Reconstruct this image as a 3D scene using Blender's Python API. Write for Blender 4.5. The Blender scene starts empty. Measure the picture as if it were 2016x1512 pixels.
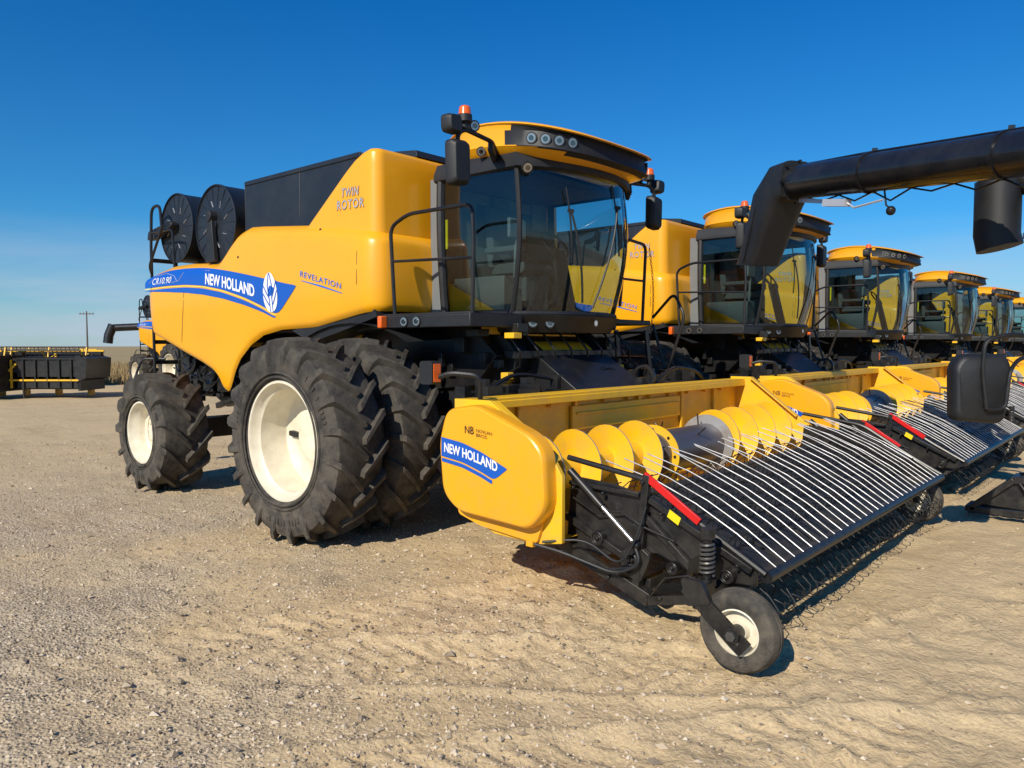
import bpy, math, random, bmesh
import numpy as np
from mathutils import Vector, Matrix, noise
random.seed(7); rng=np.random.default_rng(5)
sc=bpy.context.scene; COL=sc.collection
sin,cos,pi=math.sin,math.cos,math.pi

# ------------------------------------------------------------------ materials
def newmat(name):
    m=bpy.data.materials.new(name); m.use_nodes=True
    nt=m.node_tree; b=nt.nodes["Principled BSDF"]; return m,nt,b
def rgba(c): return (c[0],c[1],c[2],1)
def paint(name,col,rough=.35,metal=0,coat=0,dirt=None,damt=.3,scale=3.0,bump=0.0,bscale=60,spec=.5,lowdust=0.0,dustcol=(.30,.25,.18)):
    m,nt,b=newmat(name); N=nt.nodes; L=nt.links
    tc=N.new("ShaderNodeTexCoord")
    n1=N.new("ShaderNodeTexNoise"); n1.inputs["Scale"].default_value=scale; n1.inputs["Detail"].default_value=8; n1.inputs["Roughness"].default_value=.65
    L.new(tc.outputs["Object"],n1.inputs["Vector"])
    r=N.new("ShaderNodeValToRGB"); r.color_ramp.elements[0].position=.42; r.color_ramp.elements[1].position=.72
    L.new(n1.outputs["Fac"],r.inputs["Fac"])
    mx=N.new("ShaderNodeMix"); mx.data_type='RGBA'
    mx.inputs[6].default_value=rgba(col); mx.inputs[7].default_value=rgba(dirt if dirt else [c*.75 for c in col])
    mm=N.new("ShaderNodeMath"); mm.operation='MULTIPLY'; mm.inputs[1].default_value=damt
    L.new(r.outputs["Color"],mm.inputs[0]); L.new(mm.outputs[0],mx.inputs[0])
    out=mx.outputs[2]
    if lowdust>0:
        geo=N.new("ShaderNodeNewGeometry"); sx=N.new("ShaderNodeSeparateXYZ"); L.new(geo.outputs["Position"],sx.inputs[0])
        mr=N.new("ShaderNodeMapRange"); mr.inputs[1].default_value=1.6; mr.inputs[2].default_value=.1; mr.inputs[3].default_value=.15; mr.inputs[4].default_value=1
        L.new(sx.outputs[2],mr.inputs[0])
        n2=N.new("ShaderNodeTexNoise"); n2.inputs["Scale"].default_value=9; n2.inputs["Detail"].default_value=10; n2.inputs["Roughness"].default_value=.75
        L.new(tc.outputs["Object"],n2.inputs["Vector"])
        m2=N.new("ShaderNodeMath"); m2.operation='MULTIPLY'; L.new(mr.outputs[0],m2.inputs[0])
        r2=N.new("ShaderNodeValToRGB"); r2.color_ramp.elements[0].position=.4; r2.color_ramp.elements[1].position=.7; L.new(n2.outputs["Fac"],r2.inputs["Fac"])
        L.new(r2.outputs["Color"],m2.inputs[1])
        m3=N.new("ShaderNodeMath"); m3.operation='MULTIPLY'; m3.inputs[1].default_value=lowdust; L.new(m2.outputs[0],m3.inputs[0])
        mx2=N.new("ShaderNodeMix"); mx2.data_type='RGBA'; L.new(out,mx2.inputs[6]); mx2.inputs[7].default_value=rgba(dustcol); L.new(m3.outputs[0],mx2.inputs[0]); out=mx2.outputs[2]
    L.new(out,b.inputs["Base Color"])
    rr=N.new("ShaderNodeMapRange"); rr.inputs[3].default_value=rough*.85; rr.inputs[4].default_value=min(1,rough*1.35)
    L.new(n1.outputs["Fac"],rr.inputs[0]); L.new(rr.outputs[0],b.inputs["Roughness"])
    b.inputs["Metallic"].default_value=metal; b.inputs["Coat Weight"].default_value=coat; b.inputs["Coat Roughness"].default_value=.08
    b.inputs["Specular IOR Level"].default_value=spec
    if bump>0:
        n3=N.new("ShaderNodeTexNoise"); n3.inputs["Scale"].default_value=bscale; n3.inputs["Detail"].default_value=5
        L.new(tc.outputs["Object"],n3.inputs["Vector"]); bp=N.new("ShaderNodeBump"); bp.inputs["Strength"].default_value=bump; bp.inputs["Distance"].default_value=.01
        L.new(n3.outputs["Fac"],bp.inputs["Height"]); L.new(bp.outputs[0],b.inputs["Normal"])
    return m
YEL=paint("yellow_paint",(.90,.405,.004),.32,coat=.4,dirt=(.74,.33,.015),damt=.4,scale=1.3,lowdust=.25,bump=.08,bscale=3)
YEL2=paint("yellow_header_paint",(.90,.50,.005),.42,coat=.12,dirt=(.56,.34,.07),damt=.55,scale=4,lowdust=.35)
BLK=paint("black_paint",(.007,.007,.008),.36,dirt=(.026,.024,.022),damt=.5,scale=5,lowdust=.30,dustcol=(.13,.11,.085))
GBLK=paint("gloss_black_paint",(.010,.010,.012),.26,coat=.3,dirt=(.035,.033,.03),damt=.5,scale=3)
PLA=paint("black_plastic",(.010,.011,.013),.48,dirt=(.032,.032,.032),damt=.4,scale=3,bump=.15,bscale=200)
TANK=paint("dark_tank",(.010,.014,.022),.45,dirt=(.024,.03,.04),damt=.6,scale=2)
RUB=paint("tyre_rubber",(.032,.030,.028),.75,dirt=(.12,.104,.082),damt=.8,scale=5,bump=.3,bscale=70,spec=.3,lowdust=.5,dustcol=(.23,.19,.14))
BELT=paint("belt_rubber",(.016,.016,.017),.6,dirt=(.06,.054,.046),damt=.6,scale=6)
RIM=paint("cream_rim",(.78,.72,.57),.45,dirt=(.50,.43,.31),damt=.55,scale=4,lowdust=.4,dustcol=(.45,.36,.24))
STEEL=paint("worn_steel",(.42,.42,.42),.5,metal=.55,dirt=(.26,.17,.10),damt=.8,scale=5)
DRUM=paint("drum_steel",(.16,.15,.165),.35,metal=.6,dirt=(.16,.08,.05),damt=.55,scale=2.5)
SPR=paint("spring_steel",(.10,.10,.10),.4,metal=.6,dirt=(.2,.17,.13),damt=.6,scale=8)
ROD=paint("galvanised_rod",(.45,.45,.46),.42,metal=.5,dirt=(.16,.15,.14),damt=.8,scale=6)
RED=paint("red_reflector",(.62,.012,.01),.35)
ORG=paint("orange_lens",(.80,.13,.01),.25,coat=.5)
BLUE=paint("blue_decal",(.006,.095,.48),.35,damt=.1)
LBLUE=paint("light_blue_decal",(.03,.16,.62),.35,damt=.1)
WHITE=paint("white_decal",(.85,.85,.85),.4,damt=.1)
GREYD=paint("grey_decal",(.55,.56,.60),.3,metal=.3,damt=.2)
ORD=paint("brown_decal",(.34,.19,.07),.35,damt=.2)
YELD=paint("pale_yellow_decal",(.85,.70,.10),.35,damt=.1)
CHR=paint("lamp_chrome",(.45,.45,.45),.22,metal=.9,damt=.3)
SEAT=paint("seat_cloth",(.075,.085,.09),.8,damt=.4)
INT=paint("cab_interior",(.16,.17,.175),.7,damt=.4)
WOOD=paint("weathered_wood",(.12,.09,.07),.9,damt=.5)
HIV=paint("safety_sticker",(.80,.62,.01),.4,damt=.1)
def glassmat(name,tint,refl,k=1.4):
    m=bpy.data.materials.new(name); m.use_nodes=True; nt=m.node_tree; N=nt.nodes; L=nt.links
    N.remove(N["Principled BSDF"]); o=N["Material Output"]
    t=N.new("ShaderNodeBsdfTransparent"); t.inputs[0].default_value=rgba(tint)
    g=N.new("ShaderNodeBsdfGlossy"); g.inputs["Roughness"].default_value=.02; g.inputs[0].default_value=(1,1,1,1)
    fr=N.new("ShaderNodeFresnel"); fr.inputs[0].default_value=1.5
    a=N.new("ShaderNodeMath"); a.operation='MULTIPLY_ADD'; a.inputs[1].default_value=k; a.inputs[2].default_value=refl; a.use_clamp=True
    L.new(fr.outputs[0],a.inputs[0]); mx=N.new("ShaderNodeMixShader"); L.new(a.outputs[0],mx.inputs[0]); L.new(t.outputs[0],mx.inputs[1]); L.new(g.outputs[0],mx.inputs[2])
    L.new(mx.outputs[0],o.inputs[0]); return m
GLASS=glassmat("tinted_glass",(.56,.70,.70),.02,1.1)
LENS=glassmat("clear_lens",(.7,.7,.7),.02)

# ------------------------------------------------------------------ mesh builder
class MB:
    def __init__(s): s.v=[]; s.f=[]; s.m=[]
    def add(s,vs,fs,mat=0):
        o=len(s.v); s.v+= [tuple(v) for v in vs]
        for f in fs: s.f.append(tuple(i+o for i in f)); s.m.append(mat)
        return s
    def box(s,x0,x1,y0,y1,z0,z1,mat=0):
        vs=[(x,y,z) for x in (x0,x1) for y in (y0,y1) for z in (z0,z1)]
        return s.add(vs,[(0,1,3,2),(4,6,7,5),(0,4,5,1),(2,3,7,6),(0,2,6,4),(1,5,7,3)],mat)
    def beam(s,p1,p2,w,h,mat=0,up=(0,0,1)):
        p1=Vector(p1);p2=Vector(p2);d=(p2-p1).normalized();u=Vector(up)
        if abs(d.dot(u))>.98: u=Vector((1,0,0))
        a=d.cross(u).normalized();b=a.cross(d).normalized()
        vs=[p+a*i*w/2+b*j*h/2 for p in (p1,p2) for i in (-1,1) for j in (-1,1)]
        return s.add(vs,[(0,1,3,2),(4,6,7,5),(0,4,5,1),(2,3,7,6),(0,2,6,4),(1,5,7,3)],mat)
    def tube(s,pts,r,n=8,mat=0,caps=True,r2=None):
        P=[Vector(p) for p in pts]; k=len(P); rings=[]; a=None
        for i in range(k):
            d=(P[min(i+1,k-1)]-P[max(i-1,0)]).normalized()
            if a is None:
                a=d.cross(Vector((0,0,1)))
                if a.length<.05: a=d.cross(Vector((1,0,0)))
                a.normalize()
            else: a=(a-d*a.dot(d)).normalized()
            b=d.cross(a); rr=r if r2 is None else r+(r2-r)*i/(k-1)
            rings.append([P[i]+(a*cos(2*pi*j/n)+b*sin(2*pi*j/n))*rr for j in range(n)])
        vs=[v for R in rings for v in R]; fs=[]
        for i in range(k-1):
            for j in range(n):
                fs.append((i*n+j,i*n+(j+1)%n,(i+1)*n+(j+1)%n,(i+1)*n+j))
        if caps: fs.append(tuple(range(n))[::-1]); fs.append(tuple((k-1)*n+j for j in range(n)))
        return s.add(vs,fs,mat)
    def cyl(s,p1,p2,r,n=20,mat=0,r2=None): return s.tube([p1,p2],r,n,mat,True,r2)
    def prismY(s,poly,y0,y1,mat=0):
        n=len(poly); vs=[(x,y0,z) for x,z in poly]+[(x,y1,z) for x,z in poly]
        fs=[tuple(range(n)),tuple(range(n,2*n))[::-1]]+[(i,(i+1)%n,n+(i+1)%n,n+i) for i in range(n)]
        return s.add(vs,fs,mat)
    def latheY(s,prof,c=(0,0,0),n=48,mat=0):
        vs=[];k=len(prof)
        for y,r in prof:
            for j in range(n):
                a=2*pi*j/n; vs.append((c[0]+r*cos(a),c[1]+y,c[2]+r*sin(a)))
        fs=[(i*n+j,i*n+(j+1)%n,(i+1)*n+(j+1)%n,(i+1)*n+j) for i in range(k-1) for j in range(n)]
        return s.add(vs,fs,mat)
    def grid(s,rows,mat=0,closed=False):
        n=len(rows[0]); vs=[v for r in rows for v in r]; m=n if closed else n-1
        return s.add(vs,[(i*n+j,i*n+(j+1)%n,(i+1)*n+(j+1)%n,(i+1)*n+j) for i in range(len(rows)-1) for j in range(m)],mat)
    def ball(s,c,r,n=12,mat=0,sc=(1,1,1)):
        rows=[[(c[0]+r*sc[0]*sin(pi*i/8+.001)*cos(2*pi*j/n),c[1]+r*sc[1]*sin(pi*i/8+.001)*sin(2*pi*j/n),c[2]+r*sc[2]*cos(pi*i/8)) for j in range(n)] for i in range(9)]
        return s.grid(rows,mat,True)
    def flipped(s,cy=0):
        q=MB(); q.v=[(x,2*cy-y,z) for x,y,z in s.v]; q.f=[f[::-1] for f in s.f]; q.m=list(s.m); return q
    def obj(s,name,mats,parent=None,bevel=0,loc=None,angle=35,label=None,fixn=True,both=None):
        if both is not None: s.flipped(both).obj(name,mats,parent,bevel,loc,angle,label,fixn)
        me=bpy.data.meshes.new(name); me.from_pydata(s.v,[],s.f)
        for m in mats: me.materials.append(m)
        me.polygons.foreach_set("material_index",s.m)
        if fixn:
            bm=bmesh.new(); bm.from_mesh(me); bmesh.ops.remove_doubles(bm,verts=bm.verts,dist=.0003); bmesh.ops.recalc_face_normals(bm,faces=bm.faces); bm.to_mesh(me); bm.free()
        me.polygons.foreach_set("use_smooth",[True]*len(me.polygons)); me.set_sharp_from_angle(angle=math.radians(angle)); me.update()
        ob=bpy.data.objects.new(name,me); COL.objects.link(ob)
        if parent: ob.parent=parent
        if loc: ob.location=loc
        if bevel:
            b=ob.modifiers.new("bevel",'BEVEL'); b.width=bevel; b.segments=2; b.limit_method='ANGLE'; b.angle_limit=math.radians(40)
        if label: ob["label"]=label
        return ob
def empty(name,loc,label,cat,group=None):
    e=bpy.data.objects.new(name,None); e.location=loc; e.empty_display_size=.3; COL.objects.link(e)
    e["label"]=label; e["category"]=cat
    if group: e["group"]=group
    return e
def interp(tab,x):
    if x<=tab[0][0]: return tab[0][1]
    for (a,b),(c,d) in zip(tab,tab[1:]):
        if x<=c:
            t=(x-a)/(c-a) if c>a else 0; return b+(d-b)*t
    return tab[-1][1]
def roundpoly(poly,r,n=4):
    out=[];k=len(poly)
    for i in range(k):
        p=Vector(poly[i]).to_2d();a=Vector(poly[i-1]).to_2d();b=Vector(poly[(i+1)%k]).to_2d()
        da=(a-p);db=(b-p);ra=min(r,da.length*.45,db.length*.45)
        pa=p+da.normalized()*ra;pb=p+db.normalized()*ra
        for j in range(n+1):
            t=j/n; q=pa*(1-t)**2+p*2*t*(1-t)+pb*t*t; out.append((q.x,q.y))
    return out
def rpath(pts,r,seg=5):
    P=[Vector(p) for p in pts]; out=[P[0]]
    for i in range(1,len(P)-1):
        a=P[i-1]-P[i];c=P[i+1]-P[i];k=min(r,a.length*.45,c.length*.45); pa=P[i]+a.normalized()*k; pb=P[i]+c.normalized()*k
        for j in range(seg+1):
            t=j/seg; out.append(pa*(1-t)**2+P[i]*2*t*(1-t)+pb*t*t)
    out.append(P[-1]); return out
def text_mesh(txt,size,bold=0.0,shear=0.0,space=1.0):
    cu=bpy.data.curves.new("t",'FONT'); cu.body=txt; cu.size=size; cu.offset=bold; cu.shear=shear; cu.space_character=space; cu.resolution_u=3
    ob=bpy.data.objects.new("t",cu); COL.objects.link(ob)
    dg=bpy.context.evaluated_depsgraph_get(); me=bpy.data.meshes.new_from_object(ob.evaluated_get(dg))
    vs=[tuple(v.co) for v in me.vertices]; fs=[tuple(p.vertices) for p in me.polygons]
    bpy.data.objects.remove(ob); bpy.data.meshes.remove(me); return vs,fs
def put_text(mb,txt,x0,z0,x1,z1,h,surf,mat=0,bold=.0,shear=0.0,off=.006,curve=0,space=1.0):
    vs,fs=text_mesh(txt,1.0,bold,shear,space)
    xs=[v[0] for v in vs]; ys=[v[1] for v in vs]; W=max(xs)-min(xs); mx=min(xs); out=[]
    for v in vs:
        a=(v[0]-mx)/W; b=v[1]/max(ys)*h
        x=x0+a*(x1-x0); z=z0+a*(z1-z0)+b+curve*sin(pi*a)
        out.append((x,surf(x,z)-off,z))
    mb.add(out,fs,mat)

# ------------------------------------------------------------------ combine
ROW="combine harvesters parked side by side in a row"
root=empty("combine_harvester",(0,0,0),"yellow combine harvester with dual front tyres, parked on gravel yard","combine harvester",ROW)
ZU=[(-5.05,2.80),(-4.8,2.86),(-4.2,2.94),(-3.67,2.94),(-3.0,2.90),(-2.85,2.92),(-2.7,3.03),(-2.55,3.16),(-2.42,3.25),(-2.25,3.285),(-2,3.27),(-1,3.18),(-.5,3.12),(0,3.04),(.25,3.01)]
ZL=[(-5.05,2.07),(-4.6,1.97),(-3.95,1.78),(-3.4,1.63),(-3.1,1.53),(-2.94,1.42),(-2.84,1.30),(-2.74,1.26),(-2.66,1.36),(-2.58,1.52),(-2.45,1.68),(-2.19,1.86),(-1.9,1.97),(-1.5,2.03),(-.83,2.05),(0,2.18),(.25,2.2)]
def inset(x,z):
    zu=interp(ZU,x);zl=interp(ZL,x); d=zu-z
    o=.05*sin(pi*min(1,max(0,(z-1.9)/1.3)))
    if d<.13: o-=.11*(1-max(0,d)/.13)**2
    if z-zl<.07: o-=.035*(1-max(0,z-zl)/.07)**2
    return o
def surf(x,z): return -(1.60+inset(x,z))
side=[]
for a in np.linspace(0,1,6): side.append((-5.03,-.0-1.15*a,(-1,0)))
for t in np.linspace(0,pi/2,7)[1:]: side.append((-4.63-.40*cos(t),-1.2-.40*sin(t),(-cos(t),-sin(t))))
for x in list(np.arange(-4.55,-3.0,.1))+list(np.arange(-3.0,-2.1,.04))+list(np.arange(-2.1,-.04,.1)): side.append((x,-1.6,(0,-1)))
for t in np.linspace(0,pi/2,8): side.append((.04+.18*sin(t),-1.42-.18*cos(t),(sin(t),-cos(t))))
for y in (-1.2,-1.0,-.8,-.55): side.append((.22,y,(1,0)))
cols=[]
for x,y,nn in side:
    zl=interp(ZL,x);zu=interp(ZU,x);c=[]
    zz=[zl,zl+.02,zl+.045,zl+.07]+[zl+.07+(zu-.13-zl-.07)*k/12 for k in range(1,13)]+[zu-.10,zu-.07,zu-.045,zu-.025,zu-.01,zu]
    for z in zz:
        o=inset(x,z); c.append((x+nn[0]*o,y+nn[1]*o,z))
    c.append((x-nn[0]*.35,y-nn[1]*.35,zu+.015)); cols.append(c)
MB().grid(cols).obj("body_panel",[YEL],root,both=0)
ZT=[(-1.04,3.165),(-.98,3.22),(-.6,3.50),(-.35,3.685),(-.2,3.78),(-.08,3.83),(.0,3.85),(.3,3.85)]
tcol=[]
tside=[(x,-1.53,(0,-1)) for x in np.arange(-1.04,-.02,.06)]+[(.02+.12*sin(t),-1.41-.12*cos(t),(sin(t),-cos(t))) for t in np.linspace(0,pi/2,8)]+[(.14,y,(1,0)) for y in (-1.1,-.8,-.4,0)]
for x,y,nn in tside:
    zu=interp(ZT,x);c=[]
    zz=[2.98+(zu-.05-2.98)*k/8 for k in range(9)]+[zu-.03,zu-.014,zu-.004,zu]
    for z in zz:
        d=zu-z;o=-.035*(1-d/.05)**2 if d<.05 else 0
        o+=.02*max(0,1-(z-2.98)/.9)
        c.append((x+nn[0]*o,y+nn[1]*o,z))
    c.append((x-nn[0]*.25,y-nn[1]*.25,zu+.01)); tcol.append(c)
b=MB().grid(tcol); b.box(-.9,-.05,-1.3,.002,3.80,3.853)
b.obj("tank_front_panel",[YEL],root,both=0)
def tsurf(x,z): return -(1.53+.02*max(0,1-(z-2.98)/.9))
b=MB()
b.prismY([(-2.42,3.1),(-2.42,3.84),(-.12,3.84),(-.12,3.1)],-1.49,1.49)
b.box(-2.40,-.14,-1.503,-1.485,3.80,3.85); b.box(-2.40,-.14,1.485,1.503,3.80,3.85)
for x in (-2.41,-1.25): b.box(x,x+.010,-1.495,1.495,3.3,3.845)
b.prismY([(-.75,3.83),(-.7,3.93),(-.25,3.97),(.1,3.93),(.12,3.86)],-.95,.95)
b.box(-3.0,-2.40,-1.2,1.2,3.1,3.78)
b.obj("grain_tank",[TANK],root,bevel=.012)
def screen(cx,cy,cz,R,yi):
    b=MB()
    b.latheY([(yi-cy,R*.98),(.03,R*.98),(.0,R),(-.03,R),(-.035,R*.97),(-.012,R*.96),(-.018,R*.5),(-.02,R*.12),(-.05,R*.12),(-.05,.001)],(cx,cy,cz),48)
    for k in range(18):
        a=2*pi*k/18; b.beam((cx+R*.14*cos(a),cy-.018,cz+R*.14*sin(a)),(cx+R*.95*cos(a),cy-.018,cz+R*.95*sin(a)),.006,.006)
    for k in range(8):
        a=2*pi*k/8+.2; b.beam((cx+R*.45*cos(a),cy-.024,cz+R*.45*sin(a)),(cx+R*.62*cos(a+.1),cy-.024,cz+R*.62*sin(a+.1)),.012,.004,1)
    return b.obj("rotary_dust_screen",[TANK,GREYD],root)
screen(-3.08,-1.50,3.40,.51,-.6); screen(-4.72,-1.22,3.55,.5,-.5)
b=MB()
b.prismY([(-3.22,2.92),(-3.14,3.55),(-3.06,3.55),(-2.98,2.92)],-1.60,-1.54)
b.cyl((-3.1,-1.62,3.5),(-3.1,-1.50,3.5),.07,16)
b.obj("screen_arm",[PLA],root,bevel=.008)
b=MB(); b.prismY(roundpoly([(-5.42,3.42),(-5.38,3.55),(-4.66,3.64),(-4.62,3.56),(-5.2,3.42)],.04),-1.36,-1.27)
b.obj("screen_arm",[PLA],root,bevel=.008)
b=MB()
b.box(-4.9,.12,-1.40,1.40,2.0,2.82); b.box(-2.6,.12,-1.38,1.38,2.8,3.02)
b.box(-4.6,-3.0,-1.0,1.1,2.80,3.62); b.box(-4.98,-4.3,-1.1,1.1,1.95,2.78)
b.cyl((-3.6,.3,3.5),(-3.6,.3,3.95),.09)
b.obj("engine_bay",[BLK],root,bevel=.02)
b=MB()
b.box(-3.9,.9,-.95,.95,1.15,2.02); b.prismY([(-5.0,2.0),(-4.9,1.25),(-4.2,.95),(-3.6,1.1),(-3.6,2.0)],-.8,.8)
b.box(-.25,.25,-1.9,1.9,.78,1.12); b.box(-.35,.35,-1.15,1.15,.7,1.5)
b.prismY([(-.5,2.1),(.9,2.1),(1.3,1.75),(1.0,1.45),(-.5,1.3)],-1.0,1.0)
b.box(-3.75,-3.45,-1.75,1.75,.62,.88)
for k in range(90):
    x=random.uniform(-4.9,-.9);z=random.uniform(1.0,2.0);y=-random.uniform(.96,1.35);w=random.uniform(.05,.3);h=random.uniform(.04,.2)
    b.box(x,x+w,y,-.9,z,z+h,0 if random.random()<.86 else 1)
for x,z,r in ((-4.3,1.65,.2),(-3.2,1.75,.25),(-3.75,1.45,.16),(-2.2,1.5,.28),(-1.5,1.75,.18),(-4.6,1.9,.12)):
    b.latheY([(0,r*.3),(-.02,r*.85),(-.05,r),(-.09,r),(-.1,r*.85),(-.06,r*.3),(-.1,.001)],(x,-1.22,z),28,0)
for p in (((-4.3,-1.28,1.86),(-3.2,-1.28,2.0)),((-4.3,-1.28,1.45),(-3.75,-1.28,1.3)),((-3.2,-1.28,1.5),(-2.2,-1.28,1.22)),((-2.2,-1.28,1.78),(-1.5,-1.28,1.93))): b.beam(*p,.05,.015)
for k in range(14):
    x=random.uniform(-4.6,-2.8);z=random.uniform(1.2,1.95)
    b.tube([(x,-1.36,z),(x+.2,-1.42,z-.12),(x+.45,-1.4,z-.05),(x+.6,-1.3,z+.15)],.012,6)
b.obj("chassis",[BLK,YEL2],root,bevel=.008)
b=MB()
for y in (-1.1,1.1):
    b.beam((-3.6,y*.2,.72),(-3.6,y*1.55,.75),.2,.22); b.beam((-3.9,y,1.0),(-3.3,y,1.15),.08,.08)
b.prismY([(-3.9,.95),(-3.3,.95),(-3.45,1.25),(-3.75,1.25)],-.35,.35)
b.obj("steering_axle",[BLK],root,bevel=.015)
b=MB(); rows=[]
for k in range(15):
    a=math.radians(148-k*6.5); r=1.22
    rows.append([(-.2+r*1.35*cos(a),-1.62,.86+r*sin(a)),(-.2+r*1.35*cos(a),-.8,.90+r*sin(a))])
b.grid(rows)
b.prismY([(-1.3,2.02),(-.8,2.1),(.15,2.24),(.2,2.14),(-.3,2.02),(-.95,1.88)],-1.58,-1.2)
b.obj("wheel_arch",[PLA],root,both=0)
b=MB()
b.prismY([(.6,1.9),(1.2,1.95),(2.1,1.35),(2.1,.42),(1.7,.42),(.5,1.15)],-.62,.62,0)
b.prismY([(.9,1.60),(1.8,1.1),(1.8,1.0),(.9,1.45)],-.68,-.62,1); b.prismY([(.9,1.60),(1.8,1.1),(1.8,1.0),(.9,1.45)],.62,.68,1)
b.box(1.0,1.2,-.45,.45,1.93,1.97,1); b.box(1.3,1.5,-.9,.9,1.72,1.80,0)
b.cyl((1.15,-.85,1.7),(1.15,-.64,1.7),.26,28); b.cyl((1.15,-.87,1.7),(1.15,-.64,1.7),.1,20)
b.beam((.9,-.78,1.05),(1.95,-.78,.62),.09,.09); b.cyl((.4,-.8,.9),(1.8,-.8,.55),.045,12)
b.latheY([(-.42,.30),(.42,.30),(.42,.24),(-.42,.24),(-.42,.30)],(1.22,.0,1.60),36,1)
for k in range(40):
    x=random.uniform(.5,1.6);y=random.choice((-1,1))*random.uniform(.7,1.15);z=random.uniform(1.45,2.0);w=random.uniform(.04,.16)
    b.box(x,x+w,y-w/2,y+w/2,z,z+random.uniform(.04,.16),0 if random.random()<.8 else 1)
for k in range(8):
    y=-1+.28*k; b.tube([(1.4,y,2.0),(1.55,y+.05,1.8),(1.5,y+.12,1.65),(1.3,y+.1,1.55)],.014,6)
b.obj("feeder_house",[BLK,YEL2],root,bevel=.01)

# ---- cab
def hw(lv): return .87+.05*sin(pi*lv*.75)+.02*lv
def fx(y,lv):
    h=hw(lv); base=1.38+.10*lv+.09*sin(pi*lv); bul=.38-.02*lv
    return base+bul*(1-min(1,abs(y)/h)**2.3)
Z0,Z1=2.16,3.58
def zlv(l): return Z0+(Z1-Z0)*l
cab=MB(); LV=[i/8 for i in range(9)]
for s in (-1,1):
    cab.tube([(.46,s*hw(l),zlv(l)) for l in LV],.045,8)
    cab.tube([(fx(s*hw(l)*.999,l)+.005,s*hw(l),zlv(l)) for l in LV],.026,8)
    cab.tube([(.46,s*hw(1),Z1),(1.5,s*hw(1),Z1)],.05,8)
    cab.tube([(.46,s*hw(0),Z0),(1.4,s*hw(0),Z0)],.045,8)
cab.tube([(fx(y*hw(0),0),y*hw(0),zlv(0)) for y in np.linspace(-1,1,21)],.035,8)
ys=np.linspace(-1,1,21)
hd=[[(fx(y*hw(1),1)+o,y*(hw(1)+o),z) for y in ys] for z,o in ((Z1-.05,.02),(Z1-.03,.05),(Z1+.03,.05),(Z1+.14,.0),(Z1+.16,-.3))]
cab.grid([[(.4,r[0][1],r[0][2])]+r+[(.4,r[-1][1],r[0][2])] for r in hd])
for (za,zb,o1,o2) in ((1.98,2.14,-.03,.05),(2.14,2.17,.05,-.12)):
    r1=[(fx(y*.87,0)+o1,y*(.87+o1),za) for y in ys]; r2=[(fx(y*.87,0)+o2,y*(.87+o2),zb) for y in ys]
    r1=[(.3,r1[0][1],za)]+r1+[(.3,r1[-1][1],za)]; r2=[(.3,r2[0][1],zb)]+r2+[(.3,r2[-1][1],zb)]
    cab.grid([r1,r2])
cab.box(.24,1.4,-.84,.84,1.98,2.13)
cab.box(.25,.44,-.88,-.6,2.17,3.6,1); cab.box(.25,.44,.6,.88,2.17,3.6,1); cab.box(.25,.42,-.6,.6,2.17,3.52,1)
for y in (-.35,.05,.35): cab.box(.42,.425,y,y+.3,2.95,3.4,0)
cab.box(.25,1.45,-.8,.8,3.53,3.60,1)
cab_o=cab.obj("cab",[PLA,INT],root,bevel=0)
for s in (-1,1):
    g=MB(); g.grid([[(.46+(fx(s*hw(l)*.999,l)-.46)*t,s*(hw(l)+.02*sin(pi*t)),zlv(l)) for t in np.linspace(0,1,9)] for l in LV]); g.obj("side_window",[GLASS],cab_o,fixn=False)
g=MB(); g.grid([[(fx(y*hw(l),l)+.01,y*hw(l),zlv(l)) for y in np.linspace(-1,1,31)] for l in LV]); g.obj("windscreen",[GLASS],cab_o,fixn=False)
for s in (-1,1):
    g=MB(); g.prismY([(.48,2.50),(.50,2.18),(1.18,2.18)],s*.845,s*.83); g.obj("corner_panel",[YEL],cab_o)
g=MB()
g.prismY(roundpoly([(.55,2.62),(1.02,2.62),(1.05,2.74),(.62,2.74)],.05),-.27,.27); g.prismY(roundpoly([(.50,2.70),(.62,2.70),(.52,3.38),(.44,3.38)],.05),-.26,.26)
g.prismY(roundpoly([(.44,3.36),(.50,3.36),(.49,3.52),(.44,3.52)],.03),-.13,.13); g.box(.6,1.0,-.2,.2,2.17,2.62)
g.box(.6,1.05,-.42,-.26,2.84,2.90); g.box(.6,1.0,.26,.44,2.80,2.90)
g.obj("driver_seat",[SEAT],cab_o,bevel=.02)
g=MB(); g.prismY(roundpoly([(.45,2.3),(.85,2.3),(.85,2.72),(.55,3.2),(.45,3.2)],.05),.48,.78); g.obj("passenger_seat",[SEAT],cab_o,bevel=.02)
g=MB(); g.beam((1.45,0,2.17),(1.28,0,2.85),.12,.10)
ring=[Vector((1.24+.19*cos(a)*.55,.19*sin(a),2.92-.19*cos(a)*.75)) for a in np.linspace(0,2*pi,25)]; g.tube(ring,.014,8)
for a in (0,2.1,4.2): g.tube([(1.26,0,2.84),(1.24+.19*cos(a)*.55,.19*sin(a),2.92-.19*cos(a)*.75)],.012,6)
g.obj("steering_wheel",[PLA],cab_o)
g=MB(); g.box(1.1,1.14,-.62,-.36,2.95,3.15); g.tube([(1.1,-.5,2.5),(1.12,-.5,2.98)],.02,6); g.box(.5,1.2,-.78,-.5,2.17,2.55); g.box(.45,.55,-.78,.78,2.17,2.5)
g.obj("console",[INT],cab_o,bevel=.015)
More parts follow.
